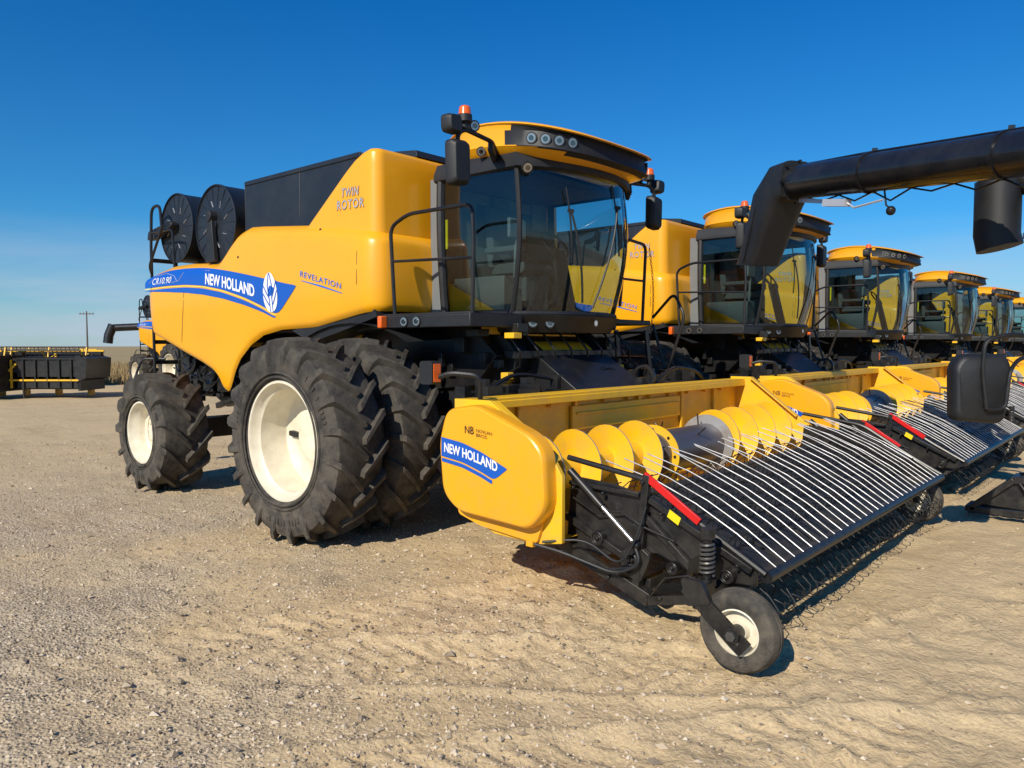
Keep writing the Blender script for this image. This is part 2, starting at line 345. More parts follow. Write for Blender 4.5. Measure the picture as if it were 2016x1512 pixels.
for y0,y1,l0,l1 in ((-.28,-.52,.08,.70),(-.12,.18,.05,.78)):
    g=MB()
    g.tube([(fx(y0+(y1-y0)*t,l0+(l1-l0)*t)+.04,y0+(y1-y0)*t,zlv(l0+(l1-l0)*t)) for t in np.linspace(0,1,8)],.011,6)
    g.tube([(fx(y1+.02,l1-.35+.5*t)+.028,y1+.05-.1*t,zlv(l1-.35+.5*t)) for t in np.linspace(0,1,8)],.009,6)
    g.beam((fx(y1,l1)+.02,y1-.02,zlv(l1)),(fx(y1,l1)+.05,y1+.03,zlv(l1)-.01),.03,.03); g.obj("wiper",[PLA],cab_o)
g=MB(); yc=-.06; n=16
for dy,h_,w_ in ((0,.034,.009),(-.018,.026,.008),(.018,.026,.008)):
    xx=fx(yc,0)+.058; g.add([(xx,yc+dy+w_*sin(2*pi*i/n),2.075+h_*cos(2*pi*i/n)) for i in range(n)],[tuple(range(n))])
g.obj("leaf_emblem",[WHITE],cab_o,fixn=False)
# roof
roof=MB()
def rpl(th,ax,ay,cx,n=2.9):
    c,s_=cos(th),sin(th); return (cx+ax*math.copysign(abs(c)**(2/n),c),ay*math.copysign(abs(s_)**(2/n),s_))
NT=96; rings=[]
def droop(x): return -.14*max(0,(x-.95)/1.1)**1.4
spec=[(3.63,.56,.80,1.01),(3.65,.64,.85,1.05),(3.70,.75,.92,1.10),(3.745,.84,.975,1.15),(3.775,.885,.995,1.165),(3.785,.905,1.005,1.175),(3.795,.895,.995,1.175),(3.935,.872,.985,1.17),(3.942,.905,1.0,1.18),(3.950,.935,1.017,1.19),(3.962,.93,1.01,1.185),(3.98,.87,.96,1.15),(3.996,.69,.77,1.10),(4.004,.36,.42,1.08),(4.007,.01,.01,1.07)]
for z,ax,ay,cx in spec:
    R=[]
    for j in range(NT):
        x,y=rpl(2*pi*j/NT,ax,ay,cx); R.append((x,y,z+droop(x)+(.05*sin(pi*max(0,min(1,(x-.3)/1.8))) if z>3.94 else 0)))
    rings.append(R)
roof.grid(rings,0,True)
for i in range(len(spec)-1):
    for j in range(NT):
        a=2*pi*(j+.5)/NT; a=abs((a+pi)%(2*pi)-pi)
        lim={3:38,4:60,5:76,6:84,7:80}.get(i,0)
        if a<math.radians(lim): roof.m[i*NT+j]=1
roof.add(rings[0],[tuple(range(NT))],1)
roof_o=roof.obj("roof",[YEL,PLA],cab_o,angle=32)
def lamp(c,d,r,parent,name="work_light",dep=.05):
    d=Vector(d).normalized(); c=Vector(c); g=MB(); g.tube([c-d*dep,c+d*.005,c+d*.012],r,20,0,True)
    g.tube([c+d*.0121,c+d*.013],r*.78,20,1,True); g.tube([c+d*.0131,c+d*.02],r*.45,14,2,True)
    return g.obj(name,[PLA,CHR,LENS],parent)
for s in (-1,1):
    for a in (34,44,54,64):
        th=math.radians(a); x,y=rpl(th,.880,.988,1.172); x2,y2=rpl(th+.05,.880,.988,1.172); t=Vector((x2-x,y2-y,0)); nrm=Vector((t.y,-t.x,0)).normalized()
        lamp((x+nrm.x*.008,s*(y+nrm.y*.008),3.864+droop(x)),(nrm.x,s*nrm.y,-.1),.054,roof_o)
    lamp((1.10,s*1.0,3.74),(.6,s*.8,-.25),.048,roof_o,dep=.09)
for s,my in ((-1,1.76),(1,1.56)):
    mx_=1.52
    g=MB(); g.tube(rpath([(1.25,s*.93,3.70),(1.42,s*1.2,3.74),(mx_,s*(my-.1),3.74),(mx_+.01,s*my,3.68),(mx_+.01,s*my,3.30)],.06),.022,8); g.beam((1.2,s*.9,3.66),(1.42,s*1.22,3.70),.05,.10)
    g.tube([(mx_,s*(my-.1),3.74),(mx_,s*(my-.10),3.84)],.03,8)
    for pr,zc in ((roundpoly([(my-.115,3.25),(my+.10,3.23),(my+.11,3.62),(my-.11,3.63)],.05),3.43),(roundpoly([(my-.02,3.67),(my+.15,3.67),(my+.16,3.82),(my+.0,3.83)],.045),3.75)):
        yc=sum(a for a,_ in pr)/len(pr); n=len(pr); vs=[(mx_-.04,s*a,z) for a,z in pr]+[(mx_+.03,s*a,z) for a,z in pr]+[(mx_+.075,s*(yc+(a-yc)*.78),zc+(z-zc)*.85) for a,z in pr]
        g.add(vs,[tuple(range(n))]+[(k*n+i,k*n+(i+1)%n,(k+1)*n+(i+1)%n,(k+1)*n+i) for k in (0,1) for i in range(n)]+[tuple(range(2*n,3*n))],0)
        g.add([(mx_-.042,s*(yc+(a-yc)*.9),zc+(z-zc)*.9) for a,z in pr],[tuple(range(n))],1)
    g.obj("side_mirror",[PLA,CHR],root,bevel=.006)
    g=MB(); yb=s*(my-.10); g.cyl((mx_,yb,3.80),(mx_,yb,3.86),.065,20); g.cyl((mx_,yb,3.86),(mx_,yb,3.92),.058,20,1,r2=.05); g.ball((mx_,yb,3.92),.05,14,1,(1,1,.5)); g.obj("beacon",[PLA,ORG],root)
    lamp((1.50,s*(my-.24),3.80),(.9,s*.3,-.1),.05,root,dep=.07)
    lamp((1.60,s*.90,3.53),(.8,s*.5,-.4),.055,root,dep=.09)
b=MB(); b.box(.26,1.48,-1.56,-.93,2.10,2.16); b.box(.26,1.50,-1.58,-1.53,2.02,2.14); b.box(1.45,1.5,-1.55,-.85,2.02,2.14); b.box(.3,.36,-1.5,-.82,1.98,2.1)
b.obj("platform",[PLA],root,bevel=.01)
b=MB(); b.box(.26,1.3,.80,1.9,2.10,2.16); b.obj("platform",[PLA],root,bevel=.01)
lamp((.62,-1.585,2.08),(.1,-1,0),.052,root,"side_light"); lamp((.80,-1.585,2.08),(.1,-1,0),.052,root,"side_light")
lamp((1.52,-.72,2.075),(.75,-.5,0),.055,root,"headlight"); lamp((1.62,-.58,2.07),(.85,-.4,0),.055,root,"headlight"); lamp((1.62,.58,2.07),(.85,.4,0),.055,root,"headlight")
b=MB(); b.box(.30,.36,-1.66,-1.58,2.02,2.14); b.obj("marker_light",[ORG],root,bevel=.01)
b=MB()
b.tube(rpath([(.42,-1.53,2.14),(.36,-1.53,3.02),(.62,-1.53,3.12),(1.48,-1.53,3.12),(1.50,-1.53,2.8),(1.48,-1.53,2.14)],.10),.019,10)
b.tube([(.38,-1.53,2.68),(1.50,-1.53,2.64)],.014,8); b.obj("handrail",[BLK],root)
b=MB()
b.tube(rpath([(1.42,1.50,2.14),(1.46,1.50,3.05),(1.46,1.05,3.08),(1.42,1.0,2.3)],.10),.019,10); b.tube([(1.45,1.5,2.62),(1.44,1.02,2.62)],.014,8); b.obj("handrail",[BLK],root)
b=MB(); b.tube(rpath([(1.3,1.95,2.12),(1.5,1.95,1.5),(1.75,1.95,2.2),(1.6,1.95,2.5),(1.3,1.95,2.2)],.1),.019,8); b.obj("handrail",[BLK],root)
b=MB()
for k in range(34):
    t=k/33; x=1.48;y=1.55+.1*sin(3*t);z=3.0-1.1*t
    rr=[(x+(.011*cos(a) if k%2 else 0),y+(0 if k%2 else .011*cos(a)),z+.02*sin(a)) for a in np.linspace(0,2*pi,9)]; b.tube(rr,.004,4)
b.obj("chain",[BLK],root)
b=MB()
for k in range(5):
    z=2.0-.32*k; b.box(.75,1.2,1.9+.05*k,2.1+.05*k,z,z+.03)
for x in (.75,1.2): b.beam((x,1.95,2.05),(x,2.25,.6),.03,.08)
b.obj("ladder",[BLK],root,bevel=.006)
b=MB()
for y in (-1.42,-1.05):
    b.tube(rpath([(-5.12,y,1.05),(-5.16,y,3.3),(-5.12,y,3.86),(-4.85,y,3.88),(-4.8,y,3.5)],.12),.022,8)
for z in (1.3,1.6,1.9,2.2,2.5,2.8,3.1): b.beam((-5.14,-1.42,z),(-5.14,-1.05,z),.03,.06)
b.tube(rpath([(-5.14,-1.42,3.5),(-4.4,-1.46,3.48),(-4.35,-1.46,2.9)],.1),.018,8); b.tube([(-5.14,-1.05,3.86),(-5.14,1.1,3.86)],.02,8); b.tube([(-5.14,-1.05,3.4),(-5.14,1.1,3.4)],.018,8)
b.tube(rpath([(-5.16,-1.42,2.9),(-5.05,-1.5,3.0),(-4.6,-1.5,3.55)],.1),.018,8)
b.tube(rpath([(-5.05,-1.3,1.65),(-5.35,-1.5,1.65),(-5.4,-1.55,1.5),(-5.4,-1.64,1.2)],.08),.018,8); b.prismY(roundpoly([(-5.48,1.05),(-5.3,1.05),(-5.3,1.35),(-5.48,1.35)],.04),-1.68,-1.62)
b.obj("rear_ladder",[BLK],root,bevel=0)
b=MB(); b.cyl((-.6,1.75,3.2),(-.6,1.75,3.6),.24); b.tube(rpath([(-.6,1.75,3.5),(-.9,1.78,3.55),(-6.2,1.8,3.35)],.2),.2,20)
b.obj("unloading_auger",[BLK],root)

# ---- decals
def ribbon(mb,top,bot,x0,x1,mat,sf,off=.005,n=50,rows=5):
    R=[]
    for k in range(rows):
        t=k/(rows-1); r=[]
        for i in range(n+1):
            x=x0+(x1-x0)*i/n; z=interp(bot,x)*(1-t)+interp(top,x)*t
            r.append((x,sf(x,z)-off,z))
        R.append(r)
    mb.grid(R,mat)
def sm(tab,n=60):
    xs=[a for a,_ in tab]; x=np.linspace(xs[0],xs[-1],n); z=np.interp(x,xs,[b for _,b in tab])
    k=np.ones(7)/7; zp=np.pad(z,3,mode='edge'); z2=np.convolve(zp,k,'valid'); z2[0]=z[0];z2[-1]=z[-1]; return list(zip(x,z2))
dec=MB()
TOPm=sm([(-4.86,2.78),(-4.6,2.84),(-4.2,2.875),(-3.67,2.875),(-3.2,2.85),(-2.7,2.79),(-2.2,2.71),(-1.7,2.62),(-1.10,2.51)])
BB0=[(-4.86,2.66),(-4.2,2.665),(-3.67,2.655),(-3.2,2.62),(-2.7,2.545),(-2.2,2.43),(-1.8,2.31),(-1.50,2.19),(-1.1,2.5)]
BOTm=[(x,max(z,2.17+(x+1.46)*.94) if x>-1.5 else z) for x,z in sm(BB0,120)]
ribbon(dec,TOPm,BOTm,-4.86,-1.10,0,surf)
lo=[(x,z) for x,z in BOTm if x<-1.5]
ribbon(dec,[(x,z-.035) for x,z in lo],[(x,z-.039-.075*sin(pi*(x+4.9)/3.6)) for x,z in lo],-4.86,-1.55,0,surf,rows=4)
ribbon(dec,[(x,z-.010) for x,z in lo],[(x,z-.022) for x,z in lo],-4.86,-1.52,2,surf,rows=2)
put_text(dec,"NEW HOLLAND",-3.12,2.638,-1.95,2.425,.138,surf,1,.030,off=.009,curve=.015)
put_text(dec,"CR10.90",-4.62,2.70,-4.05,2.70,.085,surf,1,.0,.35,off=.009)
for pts in ([(-4.75,2.73),(-4.5,2.82),(-4.2,2.835),(-3.98,2.79),(-3.9,2.72)],[(-4.05,2.70),(-3.85,2.72),(-3.72,2.82)]):
    dec.tube([(x,surf(x,z)-.006,z) for x,z in pts],.004,4,3)
lc=(-1.62,2.46)
def leaf(mb,cx,cz,A,B,sf,off,tilt=.1):
    def P(u,v,o):
        x=cx+u*cos(tilt)-v*sin(tilt); z=cz+u*sin(tilt)+v*cos(tilt); return (x,sf(x,z)-o,z)
    n=36; mb.add([P(A*cos(2*pi*i/n)*(1-.12*sin(2*pi*i/n)),B*sin(2*pi*i/n),off) for i in range(n)],[tuple(range(n))],1)
    def line(pts,w):
        L_=[];R_=[]
        for i,(u,v) in enumerate(pts):
            a=pts[max(0,i-1)];c=pts[min(len(pts)-1,i+1)];d=Vector((c[0]-a[0],c[1]-a[1])).normalized(); L_.append(P(u-d.y*w,v+d.x*w,off+.002)); R_.append(P(u+d.y*w,v-d.x*w,off+.002))
        mb.grid([L_,R_],0)
    for s in (-1,1):
        line([(s*A*.16,-B*.98),(s*A*.20,-B*.2),(s*A*.30,B*.35),(s*A*.04,B*.98)],A*.05)
        for v0,v1 in ((-.66,-.10),(-.25,.40)):
            line([(s*A*.20,B*v0),(s*A*.50,B*(v0*.6+v1*.4)),(s*A*.80,B*(v0*.1+v1*.9)),(s*A*.98,B*(v1+.12))],A*.05)
leaf(dec,lc[0],lc[1],.145,.23,surf,.010)
put_text(dec,"REVELATION",-1.02,2.61,-.28,2.435,.062,surf,5,.004,.1,off=.007,space=1.15)
ribbon(dec,[(-1.0,2.565),(-.62,2.49),(-.27,2.395)],[(-1.0,2.558),(-.62,2.470),(-.27,2.387)],-1.0,-.27,5,surf,rows=2,n=16)
put_text(dec,"TWIN",-.41,3.403,-.11,3.393,.098,tsurf,4,.020,.12,off=.005,space=1.15); put_text(dec,"ROTOR",-.485,3.278,-.020,3.263,.103,tsurf,4,.022,0,off=.005,space=1.15)
put_text(dec,"TWIN",-.40,3.410,-.12,3.400,.084,tsurf,3,.002,.12,off=.008,space=1.15); put_text(dec,"ROTOR",-.475,3.285,-.030,3.270,.088,tsurf,3,.002,0,off=.008,space=1.15)
dec.obj("decal",[BLUE,WHITE,YELD,GREYD,ORD,LBLUE],root,fixn=False)
def seam(pts,sf,w=.006,off=.003):
    b=MB(); b.grid([[(x+dx,sf(x+dx,z)-off,z) for x,z in pts] for dx in (-w,w)]); b.obj("panel_seam",[PLA],root,fixn=False)
seam([(-3.93,1.80),(-3.86,2.0),(-3.76,2.3),(-3.70,2.6),(-3.67,2.92)],surf)
seam([(-.02,2.2),(-.03,2.5),(-.03,2.8),(-.04,3.02)],surf,.004)
for x,z in ((-2.35,2.92),(-.75,3.10)):
    b=MB(); b.ball((x,surf(x,z),z),.018,10,0,(1,.5,1)); b.obj("latch",[PLA],root)
b=MB(); b.box(.52,.55,-.925,-.915,2.85,3.15); b.obj("warning_sticker",[HIV],root)

# ---- wheels
def tyre_mesh(R,W,rimR,nl,lugh,sweep,flip=1,tw=.05):
    b=MB(); Rc=R-lugh; H=Rc-rimR
    half=[(W*.40,rimR-.005),(W*.455,rimR+.04),(W*.495,rimR+.30*H),(W*.505,rimR+.5*H),(W*.495,rimR+.7*H),(W*.475,Rc-.065),(W*.44,Rc-.025),(W*.30,Rc-.006),(W*.12,Rc)]
    prof=[(-y,r) for y,r in half]+[(0,Rc+.002)]+[(y,r) for y,r in half[::-1]]
    b.latheY(prof,(0,0,0),96)
    for rr in (.09,.2): b.latheY([(-W*.475-.016,rimR+rr*H+.012),(-W*.475-.028,rimR+rr*H+.02),(-W*.475-.016,rimR+rr*H+.035)],(0,0,0),72)
    ws=[-.04,.18,.4,.6,.8,.94,1.0,1.02,1.025]
    rb=[Rc-.02]*4+[Rc-.03,Rc-.05,Rc-.09,Rc-.15,Rc-.2]
    rt=[R+.001,R,R-.003,R-.006,R-.012,R-.022,Rc-.035,Rc-.12,Rc-.19]
    yo=[0,0,0,0,0,.004,.014,.016,.002]
    for s in (-1,1):
        for i in range(nl):
            base=2*pi*(i+(.5 if s>0 else 0))/nl; vs=[]
            for k,w in enumerate(ws):
                a=base+flip*sweep*(abs(w)**.85 if w>0 else 0)
                g=1+.5*max(0,w-.2)*.6; at=tw*.5*g/R; ab=tw*.72*g/R
                y=s*w*W/2; yt=y+s*yo[k]
                for (yy,rr,aa) in ((y*.985,rb[k],a-ab),(yt,rt[k],a-at),(yt,rt[k],a+at),(y*.985,rb[k],a+ab)):
                    vs.append((rr*cos(aa),yy,rr*sin(aa)))
            n=len(ws); fs=[(k*4+j,k*4+j+1,(k+1)*4+j+1,(k+1)*4+j) for k in range(n-1) for j in range(3)]+[(0,1,2,3),((n-1)*4+3,(n-1)*4+2,(n-1)*4+1,(n-1)*4)]
            b.add(vs,fs)
    for a0 in (.4,2.5,4.6):
        for k in range(11):
            if k==6: continue
            a=a0+k*.062; r0=rimR+.50*H; ww=.016
            vs=[]
            for yy in (-W*.500,-W*.5-.009):
                for rr,da in ((r0,-ww),(r0+.055,-ww),(r0+.055,ww*.6),(r0,ww*.6)): vs.append((rr*cos(a+da),yy,rr*sin(a+da)))
            b.add(vs,[(4,5,6,7),(0,1,5,4),(1,2,6,5),(2,3,7,6),(3,0,4,7)])
    return b
def rim_mesh(W,rimR,disc,side=-1):
    b=MB(); f=W*.42
    prof=[(-f-.01,rimR+.028),(-f-.022,rimR+.02),(-f-.022,rimR+.0),(-f,rimR-.012),(-f+.04,rimR-.02),(-f+.07,rimR-.055),(disc-.06,rimR-.065),(disc-.02,rimR-.075),(disc,rimR-.11),(disc+.012,rimR*.72),(disc,rimR*.52),(disc-.03,rimR*.44),(disc-.03,rimR*.3)]
    b.latheY([((q if side<0 else -q),r) for q,r in prof],(0,0,0),72)
    prof=[(f,rimR+.02),(f,rimR-.012),(f-.07,rimR-.05),(disc-.02,rimR-.062)]
    b.latheY([((q if side<0 else -q),r) for q,r in prof],(0,0,0),72)
    return b
def wheel(parent,loc,R,W,rimR,nl,lugh,sweep,disc,side,flip,key,cache={},tw=.05,rot=0,plain=False):
    h=MB(); sg=-1 if side<0 else 1; d=disc*(1 if side<0 else -1)
    if plain: h.cyl((0,d-sg*.03,0),(0,d+sg*.035,0),rimR*.40,40)
    else:
        h.cyl((0,d-sg*.05,0),(0,d+sg*.07,0),rimR*.22,24); h.cyl((0,d+sg*.02,0),(0,d+sg*.035,0),rimR*.42,32)
        for k in range(10):
            a=2*pi*k/10; h.cyl((rimR*.34*cos(a),d+sg*.03,rimR*.34*sin(a)),(rimR*.34*cos(a),d+sg*.05,rimR*.34*sin(a)),.012,6,0)
    w=h.obj("wheel",[RIM],parent,loc=loc)
    if key not in cache:
        t=tyre_mesh(R,W,rimR,nl,lugh,sweep,flip,tw).obj("tyre",[RUB],w,angle=24)
        r=rim_mesh(W,rimR,disc,side=side).obj("rim",[RIM],w,angle=40); cache[key]=(t.data,r.data)
    else:
        for nm,me in zip(("tyre","rim"),cache[key]):
            o=bpy.data.objects.new(nm,me); COL.objects.link(o); o.parent=w
    w.rotation_euler=(0,rot,0); return w
RF=.975
wo=wheel(root,(0,-2.325,.955),RF,.54,.545,20,.062,.28,.14,-1,1,'fo',rot=.1,tw=.048,plain=True)
g=MB(); g.prismY(roundpoly([(-.075,-.026),(.075,-.026),(.075,.026),(-.075,.026)],.024),.105,.150); g.obj("valve_slot",[PLA],wo,loc=(-.33,0,-.02))
wheel(root,(0,2.325,.955),RF,.54,.545,20,.062,.28,.14,1,1,'fr',rot=.3,tw=.048)
wheel(root,(0,-1.60,.955),RF,.54,.545,20,.062,.28,-.1,-1,1,'fi',rot=.23,tw=.048)
wheel(root,(0,1.60,.955),RF,.54,.545,20,.062,.28,-.1,1,1,'fi2',rot=.5,tw=.048)
wheel(root,(-3.6,-2.02,.745),.758,.62,.375,13,.072,.45,-.08,-1,1,'ro',tw=.058,rot=.2)
wheel(root,(-3.6,2.02,.745),.758,.62,.375,13,.072,.45,-.08,1,1,'rr',tw=.058)

# ------------------------------------------------------------------ pickup header
HROW="pickup headers mounted on the combines"
hroot=empty("pickup_header",(2.6,.15,0),"yellow and black pickup header with steel wind guard rods on combine","harvester header",HROW)
def hobj(mb,name,mats,parent=hroot,**k):
    mb.v=[(x-2.6,y-.15,z) for x,y,z in mb.v]; return mb.obj(name,mats,parent,**k)
YA,YB=-2.32,2.58
b=MB()
prof=[(2.13,1.40),(2.14,.95),(2.20,.72),(2.35,.55),(2.55,.49),(2.85,.47),(3.10,.50)]
b.grid([[(x,y,z) for x,z in prof] for y in (YA,-.75,-.74,.9,.91,YB)])
b.grid([[(x-.03 if i<4 else x,y,z-.03) for i,(x,z) in enumerate(prof)] for y in (YA,YB)])
b.prismY([(2.08,1.44),(2.45,1.44),(3.05,1.05),(3.12,.95),(3.12,.48),(2.9,.44),(2.5,.45),(2.2,.56),(2.08,.8)],YA,YA-.04)
b.prismY([(2.06,1.46),(2.34,1.46),(2.90,1.02),(3.10,.88),(3.12,.48),(2.9,.44),(2.5,.45),(2.2,.56),(2.06,.8)],YB,YB+.045)
b.beam((2.34,YB-.02,1.455),(2.92,YB-.02,1.005),.09,.014)
b.beam((2.45,YA+.02,1.435),(3.05,YA+.02,1.045),.07,.012)
b.box(2.06,2.25,YA,YB,1.40,1.436); b.box(2.235,2.255,YA,YB,1.35,1.41)
for y in (-1.7,-.9,.2,1.1,1.9): b.box(2.145,2.17,y,y+.05,.75,1.36)
b.box(2.15,2.18,-.95,1.05,1.08,1.30); b.box(2.16,2.20,-.9,1.0,1.22,1.24)
for y in np.arange(-2.1,2.5,.42): b.cyl((2.13,y,1.32),(2.175,y,1.32),.014,8)
b.box(1.86,2.07,-1.9,2.1,1.26,1.38); b.box(1.86,2.08,-1.9,2.1,.45,.6); b.box(1.85,2.05,-1.9,-.75,.6,1.3); b.box(1.85,2.05,.8,2.1,.6,1.3)
b.box(1.62,1.88,-1.4,-.8,1.30,1.43); b.box(1.62,1.88,.7,1.6,1.30,1.42)
hobj(b,"trough",[YEL2],bevel=.006)
b=MB()
b.box(1.35,1.9,-1.7,1.75,1.36,1.43)
for k in range(34):
    y=random.uniform(-1.9,2.0); x=random.uniform(1.4,1.95); b.box(x,x+random.uniform(.05,.15),y,y+random.uniform(.05,.2),1.37,random.uniform(1.46,1.58))
b.tube(rpath([(1.75,-1.9,1.36),(1.7,-1.2,1.60),(1.75,-.5,1.50),(1.5,.1,1.62),(1.7,.8,1.40)],.2),.018,6)
b.tube(rpath([(1.8,-.3,1.36),(1.7,.3,1.66),(1.8,.7,1.40)],.2),.02,6)
b.tube(rpath([(1.9,.9,1.36),(1.95,1.3,1.62),(2.0,1.8,1.55),(1.9,2.2,1.40)],.2),.018,6)
b.latheY([(-.02,.14),(.02,.14),(.02,.11),(-.02,.11),(-.02,.14)],(1.9,.75,1.50),24)
hobj(b,"hydraulic_lines",[BLK])
yy=YA-.04
pl=roundpoly([(2.07,.72),(2.03,1.12),(2.11,1.37),(2.42,1.42),(2.95,1.23),(3.06,1.12),(3.08,.73),(2.94,.565),(2.23,.60)],.085,6)
n=len(pl); cx,cz=2.55,.98; lay=[(0,1.0),(.085,1.0),(.108,.992),(.124,.972),(.132,.945),(.137,.60),(.138,.2)]
vs=[]
for d,q in lay: vs+=[(cx+(x-cx)*q,yy-d,cz+(z-cz)*q) for x,z in pl]
b=MB(); b.add(vs,[(k*n+i,k*n+(i+1)%n,(k+1)*n+(i+1)%n,(k+1)*n+i) for k in range(len(lay)-1) for i in range(n)]+[tuple((len(lay)-1)*n+i for i in range(n))])
b.prismY(roundpoly([(2.14,.66),(2.15,.56),(2.38,.50),(2.92,.455),(2.98,.62)],.03),yy,yy-.03)
b.box(2.84,2.90,yy-.05,yy-.01,.43,.47)
hobj(b,"end_shield",[YEL],angle=25)
def dome(x,z):
    q=max(abs(x-2.55)/.52,abs(z-.98)/.45); return YA-.04-(.138 if q<.6 else .138-.005*min(1,(q-.6)/.3))
b=MB()
TB=sm([(2.075,1.155),(2.3,1.13),(2.5,1.075),(2.74,.98)]); BB=sm([(2.075,1.01),(2.3,.985),(2.5,.93),(2.62,.885),(2.74,.975)])
ribbon(b,TB,BB,2.075,2.74,0,dome,off=.004,n=24)
ribbon(b,[(x,z-.012) for x,z in BB if x<2.64],[(x,z-.04) for x,z in BB if x<2.64],2.08,2.60,0,dome,off=.004,n=20,rows=2)
put_text(b,"NEW HOLLAND",2.11,1.048,2.655,.950,.070,dome,1,.028,off=.008,curve=.012)
put_text(b,"NB",2.33,1.205,2.42,1.20,.055,dome,2,.0,off=.006); put_text(b,"NOVLAN",2.445,1.22,2.60,1.205,.024,dome,2,-.006,off=.006); put_text(b,"BROS",2.445,1.187,2.55,1.177,.024,dome,2,-.006,off=.006)
b.ball((2.93,YA-.165,.80),.016,10,2,(1,.6,1))
b.v=[(x-2.6,y-.15,z) for x,y,z in b.v]; b.obj("decal",[BLUE,WHITE,PLA],hroot,fixn=False)
AX,AZ=2.72,.86
b=MB(); b.cyl((AX,YA+.01,AZ),(AX,YB-.01,AZ),.14,28,0)
def flight(y0,y1,turn,R,mat,ph=0,pitch=.46):
    n=int(abs(y1-y0)/.5*36)+2; r1=[];r2=[]
    for i in range(n):
        t=i/(n-1); y=y0+(y1-y0)*t; a=ph+turn*2*pi*(y1-y0)*t/pitch
        r1.append((AX+.13*cos(a),y,AZ+.13*sin(a))); r2.append((AX+R*cos(a),y,AZ+R*sin(a)))
    b.grid([r1,r2],mat); b.grid([[(x,y+.012,z) for x,y,z in r1],[(x,y+.012,z) for x,y,z in r2]],mat); b.grid([r2,[(x,y+.012,z) for x,y,z in r2]],1)
flight(YA+.08,-.45,1,.330,0); flight(YB-.08,.62,1,.330,0)
b.cyl((AX,-.50,AZ),(AX,.70,AZ),.20,48,2)
b.cyl((AX,-.46,AZ),(AX,-.45,AZ),.27,40,0); b.cyl((AX,.60,AZ),(AX,.61,AZ),.29,40,1)
for k in range(14):
    y=-.75+.11*k; a=k*2.4+.4; b.tube([(AX+.1*cos(a),y,AZ+.1*sin(a)),(AX+.31*cos(a),y,AZ+.31*sin(a))],.007,6,3)
for k in range(8):
    a=2*pi*k/8; b.cyl((AX+.23*cos(a),-.475,AZ+.23*sin(a)),(AX+.23*cos(a),-.46,AZ+.23*sin(a)),.012,6,3)
hobj(b,"feed_auger",[YEL2,STEEL,DRUM,BLK],angle=40)
PY0,PY1=-2.12,2.44
b=MB()
for y,t in ((PY0,-.02),(PY1,.02)):
    b.prismY([(3.0,.44),(3.04,.92),(3.40,.90),(3.72,.84),(4.42,.50),(4.42,.40),(4.05,.38),(3.75,.48),(3.5,.46),(3.3,.38)],y,y+t)
for y,o in ((PY0-.05,-1),(PY1+.05,1)):
    b.beam((3.02,y,.42),(3.70,y,.17),.05,.09); b.beam((3.70,y,.17),(4.22,y,.29),.05,.06); b.beam((3.60,y,.20),(3.68,y,1.0),.045,.05)
    b.beam((3.0,y,.64),(3.62,y,.38),.035,.045); b.beam((3.05,y,.88),(3.62,y,.86),.03,.03); b.beam((3.70,y,.84),(4.40,y,.50),.04,.04)
    b.beam((3.66,y,.72),(4.05,y,.40),.03,.045); b.prismY(roundpoly([(3.50,.32),(3.64,.27),(3.72,.46),(3.60,.54),(3.48,.45)],.03),y-.02,y+.02)
    b.tube([(3.1,y+o*.03,.78),(3.3,y+o*.05,.70),(3.5,y+o*.04,.74),(3.66,y+o*.03,.66),(3.9,y+o*.03,.60)],.008,6); b.tube([(3.72,y+o*.03,.20),(3.85,y+o*.06,.36),(4.0,y+o*.04,.40),(4.2,y+o*.03,.36)],.007,6)
    for x,z in ((3.10,.85),(3.35,.84),(3.66,.95),(3.8,.76),(4.1,.62),(4.32,.52),(3.15,.35),(3.4,.27),(3.8,.21),(4.1,.27),(3.55,.33),(3.62,.52)): b.cyl((x,y+o*.015,z),(x,y+o*.045,z),.013,8)
b.beam((3.05,PY0,.44),(3.05,PY1,.44),.1,.1); b.beam((3.65,PY0,.26),(3.65,PY1,.26),.06,.06)
y=PY0-.05
for x,z,r in ((3.30,.52,.05),(3.58,.42,.045),(4.25,.44,.045),(3.88,.42,.04)): b.latheY([(.05,r),(-.03,r),(-.035,r*.8),(-.02,r*.7),(-.02,r*.35),(-.04,r*.3),(-.04,.001)],(x,y,z),24)
hobj(b,"pickup_frame",[BLK],bevel=.004)
bel=[(3.16,.70),(3.22,.74),(3.8,.61),(4.28,.41),(4.34,.36),(4.28,.30),(3.7,.45),(3.2,.60),(3.16,.66)]
for k in range(7):
    b=MB(); y0=PY0+.04+k*.645; b.prismY(bel,y0,y0+.60)
    hobj(b,"belt",[BELT])
def beltpt(t):
    P=[(3.22,.74),(3.8,.61),(4.28,.41),(4.355,.36),(4.28,.30),(3.9,.40)]
    L=[0]
    for a,c in zip(P,P[1:]): L.append(L[-1]+math.hypot(c[0]-a[0],c[1]-a[1]))
    s=t*L[-1]
    for i in range(len(P)-1):
        if s<=L[i+1]+1e-6:
            q=(s-L[i])/(L[i+1]-L[i]); d=((P[i+1][0]-P[i][0])/(L[i+1]-L[i]),(P[i+1][1]-P[i][1])/(L[i+1]-L[i]))
            return (P[i][0]+(P[i+1][0]-P[i][0])*q,P[i][1]+(P[i+1][1]-P[i][1])*q),(-d[1],d[0]),d
